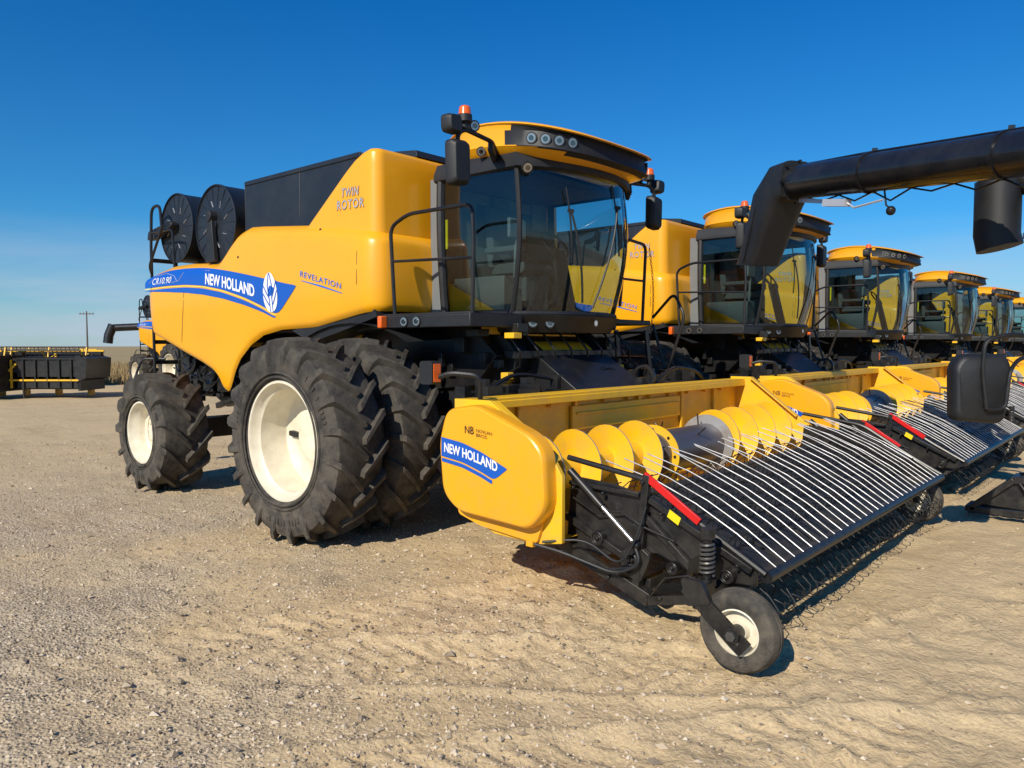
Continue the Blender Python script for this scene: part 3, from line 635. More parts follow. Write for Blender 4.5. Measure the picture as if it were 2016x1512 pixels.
for ri,t in enumerate((.06,.18,.30,.42,.54)):
    b=MB(); (x,z),nn,d=beltpt(t); b.beam((x,PY0+.03,z),(x,PY1-.03,z),.02,.012)
    ny=44
    for k in range(ny):
        y=PY0+.06+(PY1-PY0-.12)*(k+.5*(ri%2))/ny; L_=.18+random.uniform(-.03,.04); j=random.uniform(-.06,.06)
        b.tube([(x,y,z),(x+nn[0]*L_*.5-d[0]*.015,y,z+nn[1]*L_*.5-d[1]*.015),(x+nn[0]*L_*.85+d[0]*.02,y+j,z+nn[1]*L_*.85+d[1]*.02),(x+nn[0]*L_+d[0]*.07,y+j,z+nn[1]*L_+d[1]*.07)],.0042,4,0,False)
    hobj(b,"tine_row",[PLA],fixn=False)
for ri,(x0,z0,L_,cu,cnt) in enumerate(((4.36,.40,.27,1.3,34),(4.31,.34,.30,1.0,32),(4.12,.36,.28,.4,30))):
    b=MB(); b.beam((x0,PY0+.03,z0),(x0,PY1-.03,z0),.02,.012)
    for k in range(cnt):
        y=PY0+.06+(PY1-PY0-.12)*(k+.33*ri)/cnt; j=random.uniform(-.06,.06); q=random.uniform(.7,1.12)*L_
        pts=[(x0,y,z0)]+[(x0+cu*(.14*sin(pi*t*.85)),y+j*t,max(.02,z0-q*t+(.06*max(0,t-.8)/.2 if cu>.6 else 0))) for t in (.25,.5,.7,.85,1.0)]
        pts.append((pts[-1][0]-.03,y+j,pts[-1][2]+.02)); b.tube(pts,.0040,4,0,False)
    hobj(b,"tine_row",[PLA],fixn=False)
b=MB()
b.cyl((4.48,PY0-.02,.465),(4.48,PY1+.02,.465),.034,16,0); b.box(4.43,4.48,PY0,PY1,.468,.502,0)
nr=29
for k in range(nr):
    y=PY0+.12+(PY1-PY0-.24)*k/(nr-1); j=random.uniform(-.045,.045); u=random.uniform(0,.025)
    b.tube([(4.48,y,.50),(4.23,y+j*.1,.655+u*.5),(3.95,y+j*.4,.80+u),(3.65,y+j*.8,.925+u),(3.33+j*2,y+j*1.3,1.02+u)],.0046,6,1)
for y in (PY0-.03,PY1+.03):
    b.tube(rpath([(4.48,y,.49),(4.15,y,.67),(3.68,y,.96),(3.02,y,1.05)],.1),.020,8,0)
hobj(b,"wind_guard",[BLK,ROD])
for y in (PY0-.06,PY1+.06):
    b=MB(); b.beam((3.66,y,1.00),(4.06,y,.745),.02,.05); hobj(b,"red_reflector",[RED],bevel=.004)
for y in (PY0-.09,PY1+.09):
    b=MB(); b.cyl((3.08,y,.97),(3.35,y,.75),.028,14,1); b.cyl((3.35,y,.75),(3.62,y,.53),.016,12,0); b.ball((3.62,y,.53),.035,10,1); hobj(b,"lift_cylinder",[CHR,BLK])
b=MB(); b.add([(3.86,PY0-.075,.80),(3.94,PY0-.075,.755),(3.92,PY0-.075,.705),(3.84,PY0-.075,.75)],[(0,1,2,3)]); hobj(b,"warning_sticker",[HIV],fixn=False)
for pts,r in (([(2.92,YA-.10,.46),(3.1,YA-.02,.42),(3.5,PY0-.14,.32),(3.68,PY0-.12,.42),(3.6,PY0-.1,.56)],.012),([(2.98,YA-.08,.48),(3.25,PY0-.14,.52),(3.55,PY0-.16,.38),(3.66,PY0-.13,.62),(3.70,PY0-.1,.8)],.009),([(3.0,YA+.05,.42),(3.3,PY0-.1,.30),(3.6,PY0-.12,.38)],.010)):
    b=MB(); b.tube(rpath(pts,.12),r,8); hobj(b,"hydraulic_hose",[PLA])
FRONTW=[]
for y,s,gx_ in ((-2.45,-1,4.46),(2.30,1,4.30)):
    b=MB(); t=[(-.06,.13),(-.072,.16),(-.075,.19),(-.064,.218),(-.04,.233),(-.02,.237),(-.018,.229),(-.006,.229),(-.004,.239),(.004,.239),(.006,.229),(.018,.229),(.02,.237),(.04,.233),(.064,.218),(.075,.19),(.072,.16),(.06,.13)]
    b.latheY(t,(0,0,0),56)
    gw=MB(); gw.cyl((0,-.08,0),(0,.08,0),.035,16); gw=gw.obj("gauge_wheel",[BLK],hroot,loc=(gx_-2.6,y-.15,.237))
    b.obj("tyre",[RUB],gw); b=MB(); b.latheY([(-.06,.135),(-.065,.125),(-.05,.12),(-.01,.11),(-.005,.06),(-.04,.05),(-.04,.001)],(0,0,0),40); b.latheY([(.06,.135),(.05,.12),(-.01,.11)],(0,0,0),40); b.obj("rim",[RIM],gw)
    if s<0:
        ya=y-.10; yq=y+.10; px_=4.20; b=MB()
        b.beam((px_,yq,.40),(px_+.01,ya,.40),.10,.10); b.beam((px_-.03,ya,.455),(gx_+.07,ya,.165),.022,.10); b.prismY(roundpoly([(px_-.06,.50),(px_+.07,.50),(px_+.13,.38),(px_-.02,.34)],.02),ya-.02,ya+.02)
        b.cyl((gx_,ya-.03,.237),(gx_,y,.237),.045,14); b.cyl((gx_,ya-.045,.237),(gx_,ya,.237),.03,6,1); b.cyl((gx_+.03,ya-.02,.20),(gx_+.03,ya,.20),.012,6,1)
        b.cyl((px_,yq,.30),(px_,yq,.74),.026,14); b.cyl((px_,yq,.70),(px_,yq,.76),.045,16); b.cyl((px_,yq,.42),(px_,yq,.46),.055,16)
        b.beam((px_,yq,.36),(px_,y+.34,.36),.07,.06); b.beam((px_,yq,.66),(px_-.12,y+.33,.62),.05,.06); b.beam((3.98,y+.30,.42),(px_,yq,.58),.04,.08)
        b.tube([(px_+.040*cos(a),yq+.040*sin(a),.48+.19*a/(14*pi)) for a in np.linspace(0,14*pi,130)],.009,6,1)
    else:
        b=MB(); b.beam((gx_,y+.115,.25),(gx_-.25,y+.115,.45),.02,.08); b.cyl((gx_,y-.1,.24),(gx_,y+.13,.24),.03,10); b.beam((gx_-.25,y+.14,.45),(gx_-.5,y+.14,.42),.05,.07)
    fk=hobj(b,"gauge_wheel_fork",[BLK,SPR],bevel=0)
    if s<0: FRONTW=[gw,fk]+list(gw.children)
b=MB(); b.tube(rpath([(2.25,-2.25,1.42),(2.30,-2.3,1.62),(2.1,-2.42,1.64),(1.98,-2.45,1.60)],.08),.02,8); b.prismY(roundpoly([(1.86,1.55),(2.0,1.55),(2.0,1.73),(1.86,1.73)],.03),-2.52,-2.42)
b.box(2.0,2.006,-2.505,-2.435,1.57,1.71,1)
hobj(b,"marker_light",[PLA,ORG])

# ------------------------------------------------------------------ copies
def children_rec(o):
    out=[]
    for c in o.children: out.append(c); out+=children_rec(c)
    return out
KIDS={}
bpy.context.view_layer.update()
def dup(src,loc,label=None,skip=()):
    n=src.copy(); COL.objects.link(n); n.location=loc
    mp={src:n}
    for c in KIDS[src]:
        if c in skip: continue
        k=c.copy(); COL.objects.link(k); k.parent=mp[c.parent]; mp[c]=k
    if label: n["label"]=label
    return n
KIDS[root]=children_rec(root); KIDS[hroot]=children_rec(hroot)
FW=[o for o in KIDS[hroot] if o in FRONTW or o.parent in FRONTW]
for i,D in enumerate((5.8,12.0,19.4,27.3,35.5)):
    dx=(.0,-.05,.05,-.1,0)[i]
    dup(root,(dx,D,0)); dup(hroot,(2.6+dx,D+.15,0),skip=FW if i==0 else ())
back=dup(root,(-23.0,9.7,0),"yellow combine harvester parked alone at far side of the yard"); del back["group"]
b=MB(); b.tube([(-4.6,-.3,2.75),(-6.0,-2.2,2.62)],.16,16); b.tube([(-6.0,-2.2,2.75),(-6.1,-2.35,2.3),(-6.1,-2.4,1.95)],.2,12)
b.obj("auger_spout",[BLK],back)

# ------------------------------------------------------------------ unloading augers of neighbouring machines
def auger_thing(a,bp,name,label,foot):
    e=empty(name,(foot[0],foot[1],0),label,"auger")
    F=Vector((foot[0],foot[1],0)); A=Vector(a)-F; B=Vector(bp)-F
    d=(B-A).normalized(); lat=d.cross(Vector((0,0,1))).normalized(); up=lat.cross(d)
    g=MB(); g.tube([A,A+(B-A)*.35,B],.205,40)
    for t in (.02,.28,.62,.9):
        p=A+(B-A)*t; g.tube([p-d*.02,p+d*.02],.222,40)
        g.beam(p+up*.2-lat*.03,p+up*.26-lat*.03,.05,.05)
    g.tube([A+up*.20+d*.1,A+up*.22+d*1.2,B+up*.21],.012,6)
    for k in range(9):
        p=A+d*(.35+.5*k)-up*.205
        g.tube([p,p+d*.25-up*(.05+.03*(k%3)),p+d*.5],.010,6)
    g.tube([B,B+d*.4-Vector((0,0,.3)),Vector((B.x+d.x*.5,B.y+d.y*.5,0))],.24,20)
    g.obj("auger_tube",[GBLK],e)
    s=MB()
    secs=[(A+d*.12+up*.02,.235,.235),(A-d*.04-up*.01,.26,.25),(A-d*.20-up*.20,.27,.25),(A-d*.34-up*.60,.25,.22),(A-d*.50-up*1.02,.24,.19)]
    dirs=[d,(d+up*.5).normalized(),(d*.35+up).normalized(),up,up]
    rows=[]
    for (c,w,h),dr in zip(secs,dirs):
        v=lat.cross(dr).normalized(); r=[]
        for j in range(20):
            t=2*pi*(j+.5)/20; cx_=math.copysign(abs(cos(t))**.45,cos(t)); cy_=math.copysign(abs(sin(t))**.45,sin(t)); r.append(c+lat*w*cx_+v*h*cy_)
        rows.append(r)
    s.grid(rows,0,True); s.add(rows[0],[tuple(range(20))])
    for sg in (-1,1): s.beam(A-d*.30-up*.3+lat*sg*.268,A-d*.48-up*.98+lat*sg*.252,.012,.03)
    s.obj("auger_spout",[PLA],e,angle=50)
    f=MB()
    for k in range(8):
        t=2*pi*k/8; f.cyl(A+d*.13+(lat*cos(t)+up*sin(t))*.25,A+d*.16+(lat*cos(t)+up*sin(t))*.25,.018,8)
    f.tube([A+d*.9-up*.25,A+d*1.1-up*.36,A+d*1.5-up*.30],.012,6,1); f.beam(A+d*.65-up*.28,A+d*1.0-up*.30,.10,.08,1); f.beam(A+d*.2-up*.22,A+d*.7-up*.27,.02,.05,1)
    f.tube([A+d*1.5-up*.18,A+d*1.55-up*.36,A+d*1.62-up*.4],.01,6,0); f.ball(A+d*1.62-up*.42,.05,10,0)
    f.obj("work_light",[BLK,GREYD],e)
    return e
auger_thing((2.62,2.98,3.86),(6.6,.75,3.36),"unloading_auger","long black unloading auger tube with angled plastic discharge spout",(7.2,.4))
e=empty("unloading_auger",(7.6,2.6,0),"black auger with hanging cylindrical discharge spout and light bracket","auger")
g=MB(); g.tube([(-2.75,.25,3.55),(-2.75,.25,3.0),(-2.72,.25,2.86)],.215,24,0,True); g.obj("auger_spout",[PLA],e,angle=50)
g=MB(); g.tube([(-2.6,.28,3.62),(-2.3,.25,3.35),(-1.6,.2,3.2),(0,.0,3.1),(.2,0,2.8),(.2,0,0)],.13,16); g.beam((-2.5,.1,2.95),(-2.1,.1,2.95),.03,.06); g.beam((-2.45,.1,3.25),(-2.1,.1,3.22),.1,.12); g.tube([(-2.45,.1,3.3),(-2.25,.05,3.0),(-2.4,.1,2.9)],.012,6); g.obj("auger_tube",[BLK],e)

dM=6.5; R2=Vector((.758,.652,0)); Dd=Vector((-.652,.758,0)); Zv=Vector((0,0,1)); S=1.5
C0=Vector((6.25,-6.52,1.85))+Dd*dM+R2*(.615*dM)-Zv*(.055*dM)
base=C0+R2*1.5; e=empty("side_mirror",(base.x,base.y,0),"black side mirror on bent tube bracket of nearby machine","mirror")
c=C0-Vector((base.x,base.y,0))
pr=[(a*S,z*S) for a,z in roundpoly([(-.16,-.19),(.13,-.21),(.16,.13),(.13,.19),(-.12,.19),(-.17,.12)],.05)]; n=len(pr)
g=MB(); vs=[]
for dd,q in ((.07,1),(0,1),(-.045,.93),(-.06,.85)): vs+=[c+R2*a*q+Zv*z*q+Dd*dd for a,z in pr]
g.add(vs,[tuple(range(n))]+[(k*n+i,k*n+(i+1)%n,(k+1)*n+(i+1)%n,(k+1)*n+i) for k in range(3) for i in range(n)]+[tuple(range(3*n,4*n))])
g.obj("mirror_housing",[PLA],e)
g=MB()
g.tube(rpath([c-Dd*.09-Zv*.12*S,c-R2*.03*S-Dd*.09+Zv*.10*S,c-R2*.02*S-Dd*.09+Zv*.27*S,c+R2*.12*S-Dd*.09+Zv*.30*S,c+R2*1.5+Zv*.24*S],.08),.018,8)
g.tube(rpath([c-Dd*.10-Zv*.12*S,c+R2*.10*S-Dd*.10-Zv*.12*S,c+R2*.12*S-Dd*.10+Zv*.10*S,c+R2*.22*S+Zv*.17*S,c+R2*1.5+Zv*.19*S],.08),.018,8)
bz=C0.z; q=c+R2*1.5; g.tube([q+Zv*.4,q-Zv*bz],.04,10)
g.obj("mirror_bracket",[BLK],e)
e=empty("skid_frame",(5.35,3.25,0),"black steel frame corner resting low on the gravel","machine frame")
g=MB()
for yq in (-.2,.15):
    g.beam((-.72,yq,.05),(.8,yq,.08),.05,.07); g.beam((-.70,yq,.06),(-.30,yq,.42),.05,.06); g.beam((-.30,yq,.42),(.8,yq,.50),.05,.08); g.beam((-.1,yq,.06),(.15,yq,.45),.05,.05); g.beam((.4,yq,.08),(.2,yq,.45),.05,.05)
g.beam((-.72,-.2,.06),(-.72,.15,.06),.06,.06); g.beam((-.30,-.2,.42),(-.30,.15,.42),.06,.06); g.prismY([(-.2,.10),(.7,.12),(.7,.42),(-.1,.38)],-.05,.0); g.box(0,.7,-.15,.1,.53,.68)
g.prismY([(-.62,.12),(-.2,.10),(-.1,.38),(-.32,.38)],-.18,-.16)
g.tube(rpath([(-.25,-.24,.4),(-.1,-.28,.2),(.2,-.26,.3),(.5,-.24,.5)],.1),.015,8)
g.obj("frame_plate",[BLK],e,bevel=.006)

# ------------------------------------------------------------------ distant stored headers, poles
def wpos(px,z): u=(px-1008)/1500; return (6.25+z*(-.652+.758*u),-6.52+z*(.758+.652*u))
az=math.atan2(.652,.758)
def draper(loc,L,label,solid):
    e=empty("draper_header",(loc[0],loc[1],0),label,"harvester header"); e.rotation_euler=(0,0,az)
    g=MB(); g.box(0,L,.0,.08,.35,1.55,0); g.box(0,L,-.05,.13,1.5,1.62,0); g.box(0,L,-1.3,.0,.3,.36,0); g.box(0,L,.14,.2,1.58,1.68,1)
    if solid:
        g.box(L*.25,L,-1.50,-1.46,.75,1.42,0); g.box(L*.25,L,-1.50,-1.46,.35,.58,0); g.box(0,L*.3,-1.48,-1.42,.9,1.40,0); g.box(0,L,-1.5,.05,1.30,1.36,0)
        for x in np.arange(.1,L,.42): g.box(x,x+.05,-1.56,-1.5,.0 if int(x*10)%3==0 else .35,1.35,1 if x<.9 else 0)
        g.beam((0,-1.55,.5),(L*.25,-1.55,1.2),.05,.06,1); g.box(0,L,-1.56,-1.5,.60,.66,1)
        for k in range(9): g.beam((L*(.25+.08*k),-1.2,.4),(L*(.29+.08*k),-1.2,.75),.05,.05,0)
        g.prismY([(L-.1,.55),(L+.25,.7),(L+.3,1.40),(L-.1,1.5)],-1.55,.1,0)
    for x in np.arange(0,L+.1,1.2): g.box(x,x+.08,-.1,.25,.0,1.55,1)
    for x in (0,L): g.box(x-.04,x+.04,-1.5,.1,.25,1.5,0)
    if not solid:
        for k in range(5): g.beam((L*k/5,-1.5,.4),(L*(k+1)/5,-1.5,1.2),.06,.06,1); g.box(L*k/5,L*k/5+.06,-1.55,-1.48,.0,1.5,1)
        g.box(0,L,-1.52,-1.46,1.2,1.38,1); g.box(0,L,-1.52,-1.46,.3,.42,1); g.box(0,L,-1.0,-.95,.35,1.4,0)
    g.obj("header_frame",[BLK,YEL2],e,bevel=0)
    r=MB(); r.cyl((.05,-.9,1.35),(L-.05,-.9,1.35),.09,12,0)
    for k in range(6):
        a=2*pi*k/6+.3; y=-.9+.50*cos(a); z=1.38+.42*sin(a); r.cyl((.05,y,z),(L-.05,y,z),.025,6,0)
        for x in np.arange(.1,L,.16): r.beam((x,y,z),(x,y+.03,z-.2),.014,.014,0)
        for x in (.1,L/2,L-.1): r.beam((x,-.9,1.35),(x,y,z),.04,.04,1)
    r.obj("reel",[BLK,YEL2],e)
draper(wpos(45,28.2),2.9,"long black draper header with tined reel stored on bare ground",True)
draper(wpos(-70,27.5),2.1,"black header with yellow struts stored on bare ground",False)
draper(wpos(-30,36),5.2,"long black draper header with tined reel stored on bare ground",True)
def pole(x,y,h,label):
    e=empty("utility_pole",(x,y,0),label,"utility pole")
    g=MB(); g.tube([(0,0,-.2),(0,0,h)],.17,8,0,True,.1); g.obj("pole_shaft",[WOOD],e)
    g=MB(); g.beam((-1.0,-.85,h-.5),(1.0,.85,h-.5),.12,.14)
    for t in (-1,-.5,.5,1): g.cyl((.85*t,.75*t,h-.46),(.85*t,.75*t,h-.25),.06,6)
    g.obj("crossarm",[WOOD],e)
x,y=wpos(172,135); pole(x,y,7.9,"weathered wooden utility pole with crossarm standing by the field")

# ------------------------------------------------------------------ ground
n=720; a_,b_=1.2,7.8; cx,cy=4.2,-3.9
s=np.linspace(-1,1,n); gx=cx+a_*np.sinh(b_*s); gy=cy+a_*np.sinh(b_*s)
V=[]
def gh(x,y):
    d=math.hypot(x-6.25,y+6.52)
    if d>70: return -.03
    v=noise.fractal(Vector((x*.9,y*.9,1.3)),1,2,4)*.030
    if d<24:
        rc=.758*(x-6.25)+.652*(y+6.52); dc=-.652*(x-6.25)+.758*(y+6.52)
        k=max(0,1-d/24)
        sandy=max(.45,min(1,.75+rc*.3))
        v+=noise.fractal(Vector((x*3.7,y*3.7,7.1)),1,2,5)*.028*k*sandy
        q=noise.noise(Vector((x*10,y*10,3.3)))+.6*noise.noise(Vector((x*21,y*21,5.3)))+.4*noise.noise(Vector((x*37,y*37,8.3))); m=min(1,max(0,noise.noise(Vector((x*.6,y*.6,9)))*2.2+.45))
        v+=max(0,q-.06)*.095*m*k*sandy
        for off,sl,ph in ((2.35,.22,0),(3.15,.20,2),(4.3,-.10,1),(5.6,.55,3)):
            t=dc-off-sl*rc-.12*sin(rc*.8+ph)
            r0=-1.6 if ph<3 else -6
            if abs(t)<.30 and rc>r0:
                e=min(1,(.30-abs(t))/.06)*min(1,(rc-r0)/.8)*(.60+.5*noise.noise(Vector((x*1.3,y*1.3,20+ph))))
                v+=e*(-.022+.022*max(-.3,sin((rc+abs(t)*1.1)*2*pi/.19)))
            elif abs(t)<.42 and rc>r0: v+=.020*(1-abs(abs(t)-.36)/.06)*min(1,(rc-r0)/.8)
    return v*min(1,(80-d)/20)-.022
for y in gy:
    for x in gx: V.append((x,y,gh(x,y)))
F=[(j*n+i,j*n+i+1,(j+1)*n+i+1,(j+1)*n+i) for j in range(n-1) for i in range(n-1)]
me=bpy.data.meshes.new("ground"); me.from_pydata(V,[],F); me.polygons.foreach_set("use_smooth",[True]*len(F)); me.update()
gr=bpy.data.objects.new("ground",me); COL.objects.link(gr); gr["kind"]="structure"
m,nt,bs=newmat("gravel_ground"); N=nt.nodes; L=nt.links
geo=N.new("ShaderNodeNewGeometry"); P=geo.outputs["Position"]
def nz_(scale,detail=6,rough=.6,vec=P):
    t=N.new("ShaderNodeTexNoise"); t.inputs["Scale"].default_value=scale; t.inputs["Detail"].default_value=detail; t.inputs["Roughness"].default_value=rough; L.new(vec,t.inputs["Vector"]); return t.outputs["Fac"]
def ramp(f,p0,p1,c0=(0,0,0),c1=(1,1,1)):
    r=N.new("ShaderNodeValToRGB"); e=r.color_ramp.elements; e[0].position=p0; e[1].position=p1; e[0].color=rgba(c0); e[1].color=rgba(c1); L.new(f,r.inputs[0]); return r.outputs[0]
def mixc(f,a,c,mode='MIX'):
    x=N.new("ShaderNodeMix"); x.data_type='RGBA'; x.blend_type=mode
    if isinstance(f,(int,float)): x.inputs[0].default_value=f
    else: L.new(f,x.inputs[0])
    for i,v in ((6,a),(7,c)):
        if isinstance(v,tuple): x.inputs[i].default_value=rgba(v)
        else: L.new(v,x.inputs[i])
    return x.outputs[2]
def mth(op,a,c):
    x=N.new("ShaderNodeMath"); x.operation=op
    for i,v in enumerate((a,c)):
        if isinstance(v,(int,float)): x.inputs[i].default_value=v
        else: L.new(v,x.inputs[i])
    return x.outputs[0]
sx=N.new("ShaderNodeSeparateXYZ"); L.new(P,sx.inputs[0])
cd_=N.new("ShaderNodeVectorMath"); cd_.operation='DISTANCE'; L.new(P,cd_.inputs[0]); cd_.inputs[1].default_value=(4.0,-6.0,0)
rc=mth('ADD',mth('MULTIPLY',mth('ADD',sx.outputs[0],-6.25),.758),mth('MULTIPLY',mth('ADD',sx.outputs[1],6.52),.652))
gm=mth('ADD',mth('SUBTRACT',mth('MULTIPLY',rc,-.26),.12),mth('MULTIPLY',mth('SUBTRACT',nz_(.45,6),.5),4.0))
fade=ramp(mth('MULTIPLY',cd_.outputs["Value"],.05),.35,.62,(1,1,1),(.12,.12,.12))
gmask=mth('MULTIPLY',ramp(gm,.0,.9),fade)
sand=mixc(nz_(1.6,8,.7),(.50,.355,.185),(.73,.57,.345))
sand=mixc(ramp(nz_(.5,6),.45,.62),sand,(.62,.47,.275))
sand=mixc(mth('MULTIPLY',ramp(nz_(45,5,.7),.40,.60,(1,1,1),(0,0,0)),.35),sand,(.32,.225,.12))
vo=N.new("ShaderNodeTexVoronoi"); vo.inputs["Scale"].default_value=48; L.new(P,vo.inputs["Vector"])
vo2=N.new("ShaderNodeTexVoronoi"); vo2.inputs["Scale"].default_value=120; L.new(P,vo2.inputs["Vector"])
hs_=N.new("ShaderNodeSeparateColor"); L.new(vo.outputs["Color"],hs_.inputs[0])
hs2=N.new("ShaderNodeSeparateColor"); L.new(vo2.outputs["Color"],hs2.inputs[0])
grav=mixc(hs_.outputs[0],(.26,.205,.14),(.70,.58,.42)); grav=mixc(ramp(nz_(6,5),.42,.70),grav,(.54,.42,.26))
grav2=mixc(hs2.outputs[0],(.29,.23,.16),(.66,.54,.38)); grav=mixc(.5,grav,grav2)
col=mixc(gmask,sand,grav)
col=mixc(mth('MULTIPLY',ramp(nz_(.9,8,.7),.53,.70),.40),col,(.27,.19,.105))
far=ramp(mth('MULTIPLY',mth('ADD',cd_.outputs["Value"],mth('MULTIPLY',mth('SUBTRACT',nz_(.06,3),.5),20)),.01),.42,.50)
field=mixc(nz_(.03,5),(.30,.22,.11),(.42,.33,.18))
col=mixc(far,col,field)
L.new(col,bs.inputs["Base Color"]); bs.inputs["Roughness"].default_value=.95; bs.inputs["Specular IOR Level"].default_value=.1
hgt=mth('ADD',mth('MULTIPLY',ramp(vo.outputs["Distance"],0,.6,(1,1,1),(0,0,0)),mth('ADD',mth('MULTIPLY',gmask,1.0),.10)),mth('MULTIPLY',nz_(28,5,.6),1.1))
hgt=mth('ADD',hgt,mth('MULTIPLY',nz_(7,4,.55),2.0))
bp=N.new("ShaderNodeBump"); bp.inputs["Strength"].default_value=1; bp.inputs["Distance"].default_value=.009; L.new(hgt,bp.inputs["Height"]); L.new(bp.outputs[0],bs.inputs["Normal"])
me.materials.append(m)
NS=80000; r_=1.9+13*rng.random(NS)**1.5; th=(rng.random(NS)-.5)*math.radians(78)
rcx=np.tan(th)*r_
keep=rng.random(NS)<np.clip(.70-.55*rcx/(r_*.35+.6),.05,1)
r_=r_[keep]; rcx=rcx[keep]; K=len(r_)
X=6.25-.652*r_+.758*rcx; Y=-6.52+.758*r_+.652*rcx
sz=.004+.012*rng.random(K)**2.8+ (rng.random(K)<.03)*.020*rng.random(K)
octv=np.array([(1,0,0),(-1,0,0),(0,1,0),(0,-1,0),(0,0,1),(0,0,-1)],float); octf=np.array([(0,2,4),(2,1,4),(1,3,4),(3,0,4),(2,0,5),(1,2,5),(3,1,5),(0,3,5)])
rot=rng.random(K)*2*pi; jit=.65+.7*rng.random((K,6,3)); v=octv[None]*jit+ (rng.random((K,6,3))-.5)*.35
v*=sz[:,None,None]; v[:,:,2]*=.65
c_,s_=np.cos(rot)[:,None],np.sin(rot)[:,None]; vx=v[:,:,0]*c_-v[:,:,1]*s_; vy=v[:,:,0]*s_+v[:,:,1]*c_
Zg=np.array([gh(a,c) for a,c in zip(X,Y)])
vv=np.stack([vx+X[:,None],vy+Y[:,None],v[:,:,2]+(Zg+sz*.2)[:,None]],-1).reshape(-1,3)
ff=(octf[None]+6*np.arange(K)[:,None,None]).reshape(-1,3)
me=bpy.data.meshes.new("gravel"); me.from_pydata(vv.tolist(),[],ff.tolist()); me.update()
m,nt,bs=newmat("stone"); N=nt.nodes; L=nt.links; gi=N.new("ShaderNodeNewGeometry"); r=N.new("ShaderNodeValToRGB")
e_=r.color_ramp.elements; e_[0].color=(.19,.15,.11,1); e_[1].color=(.64,.54,.41,1); x=e_.new(.5); x.color=(.45,.35,.23,1)
L.new(gi.outputs["Random Per Island"],r.inputs[0]); L.new(r.outputs[0],bs.inputs["Base Color"]); bs.inputs["Roughness"].default_value=.9
me.materials.append(m); go=bpy.data.objects.new("gravel",me); COL.objects.link(go); go["kind"]="stuff"; go["label"]="loose small stones strewn over sandy yard"; go["category"]="gravel"
gb=MB(); NG=15000
for k in range(NG):
    px=random.uniform(-60,420); z=random.uniform(36,66); x,y=wpos(px,z); h=random.uniform(.2,.65); t=random.uniform(0,pi); w=.03
    gb.v+=[(x-w*cos(t),y-w*sin(t),-.05),(x+w*cos(t),y+w*sin(t),-.05),(x+random.uniform(-.15,.15),y+random.uniform(-.15,.15),h)]; o=len(gb.v)-3; gb.f.append((o,o+1,o+2)); gb.m.append(0)
g_=gb.obj("dry_grass",[paint("dry_grass",(.36,.25,.11),.9,dirt=(.22,.16,.08),damt=.8,scale=.8)],fixn=False); g_["kind"]="stuff"; g_["label"]="strip of dry tan prairie grass along yard edge"; g_["category"]="grass"

# ------------------------------------------------------------------ world, sun, camera
EL=math.radians(35); SX,SY=.20,-.98
rotz=math.atan2(SX,SY)
w=bpy.data.worlds.new("World"); sc.world=w; w.use_nodes=True; N=w.node_tree.nodes; L=w.node_tree.links
bg=N["Background"]; sky=N.new("ShaderNodeTexSky"); sky.sky_type='NISHITA'; sky.sun_disc=False; sky.sun_elevation=EL; sky.sun_rotation=rotz; sky.altitude=600; sky.air_density=1.0; sky.dust_density=.3; sky.ozone_density=3.5
tc=N.new("ShaderNodeTexCoord"); sp=N.new("ShaderNodeSeparateXYZ"); L.new(tc.outputs["Generated"],sp.inputs[0])
tr=N.new("ShaderNodeValToRGB"); te=tr.color_ramp.elements; te[0].position=0.0; te[0].color=(.62,.95,1.12,1); te[1].position=.42; te[1].color=(.05,.80,1.45,1)
q=te.new(.16); q.color=(.25,.90,1.30,1)
L.new(sp.outputs[2],tr.inputs[0])
tint=N.new("ShaderNodeMix"); tint.data_type='RGBA'; tint.blend_type='MULTIPLY'; tint.inputs[0].default_value=1
L.new(sky.outputs[0],tint.inputs[6]); L.new(tr.outputs[0],tint.inputs[7])
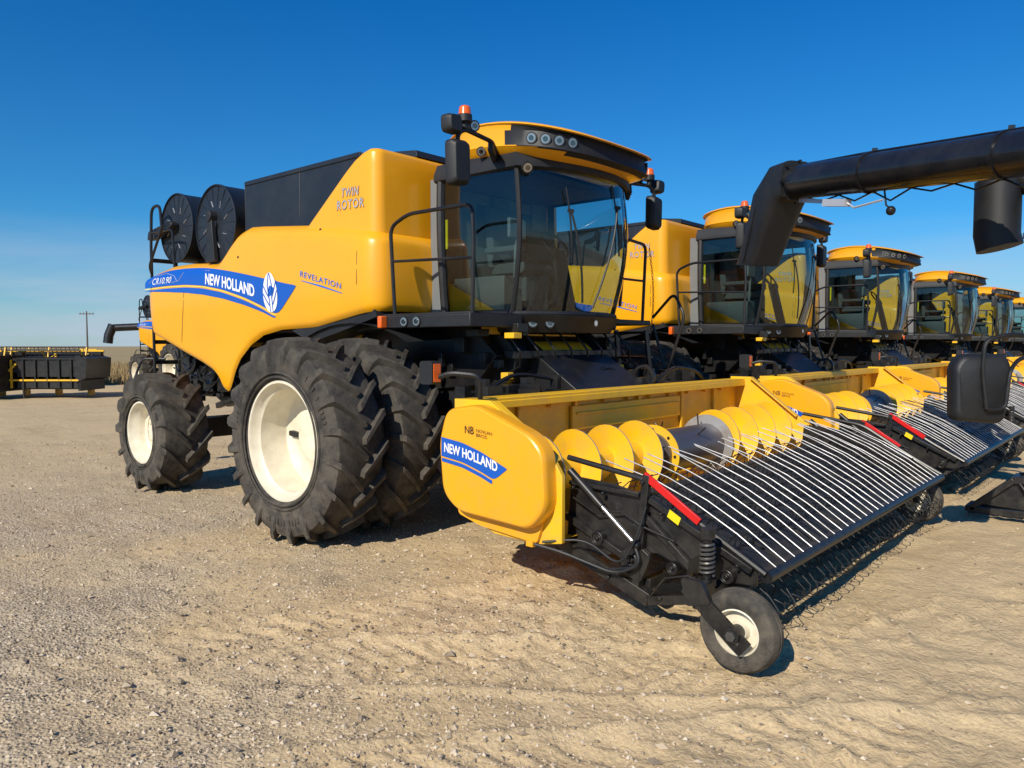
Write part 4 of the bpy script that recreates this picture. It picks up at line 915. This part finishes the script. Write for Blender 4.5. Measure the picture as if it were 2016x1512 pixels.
mp=N.new("ShaderNodeMapping"); mp.inputs["Scale"].default_value=(2.2,2.2,16); L.new(tc.outputs["Generated"],mp.inputs[0])
cn=N.new("ShaderNodeTexNoise"); cn.inputs["Scale"].default_value=1.6; cn.inputs["Detail"].default_value=7; L.new(mp.outputs[0],cn.inputs["Vector"])
cr=N.new("ShaderNodeValToRGB"); cr.color_ramp.elements[0].position=.34; cr.color_ramp.elements[1].position=.62; L.new(cn.outputs["Fac"],cr.inputs[0])
hz=N.new("ShaderNodeMapRange"); hz.inputs[1].default_value=.15; hz.inputs[2].default_value=.02; L.new(sp.outputs[2],hz.inputs[0])
mu=N.new("ShaderNodeMath"); mu.operation='MULTIPLY'; L.new(cr.outputs[0],mu.inputs[0]); L.new(hz.outputs[0],mu.inputs[1])
m2=N.new("ShaderNodeMath"); m2.operation='MULTIPLY'; m2.inputs[1].default_value=.8; L.new(mu.outputs[0],m2.inputs[0])
cm=N.new("ShaderNodeMix"); cm.data_type='RGBA'; L.new(m2.outputs[0],cm.inputs[0]); L.new(tint.outputs[2],cm.inputs[6]); cm.inputs[7].default_value=(5.5,6.6,8.0,1)
L.new(cm.outputs[2],bg.inputs[0]); bg.inputs[1].default_value=.085
sd=bpy.data.lights.new("sun",'SUN'); sd.energy=5.0; sd.angle=math.radians(.53); sd.color=(1,.92,.78); so=bpy.data.objects.new("sun",sd); COL.objects.link(so)
to=Vector((SX*cos(EL),SY*cos(EL),sin(EL))); so.rotation_euler=(-to).to_track_quat('-Z','Y').to_euler(); so.location=(0,0,30)
cd=bpy.data.cameras.new("camera"); cam=bpy.data.objects.new("camera",cd); COL.objects.link(cam); sc.camera=cam
cd.sensor_width=36; cd.lens=1500/2016*36; cd.clip_end=4000; cd.clip_start=.05
pt=math.atan(76/1500); cam.location=(6.25,-6.52,1.85)
cam.rotation_euler=Vector((-.6526*cos(pt),.7577*cos(pt),-sin(pt))).to_track_quat('-Z','Y').to_euler()
sc.view_settings.view_transform='Standard'; sc.view_settings.look='None'; sc.view_settings.exposure=0
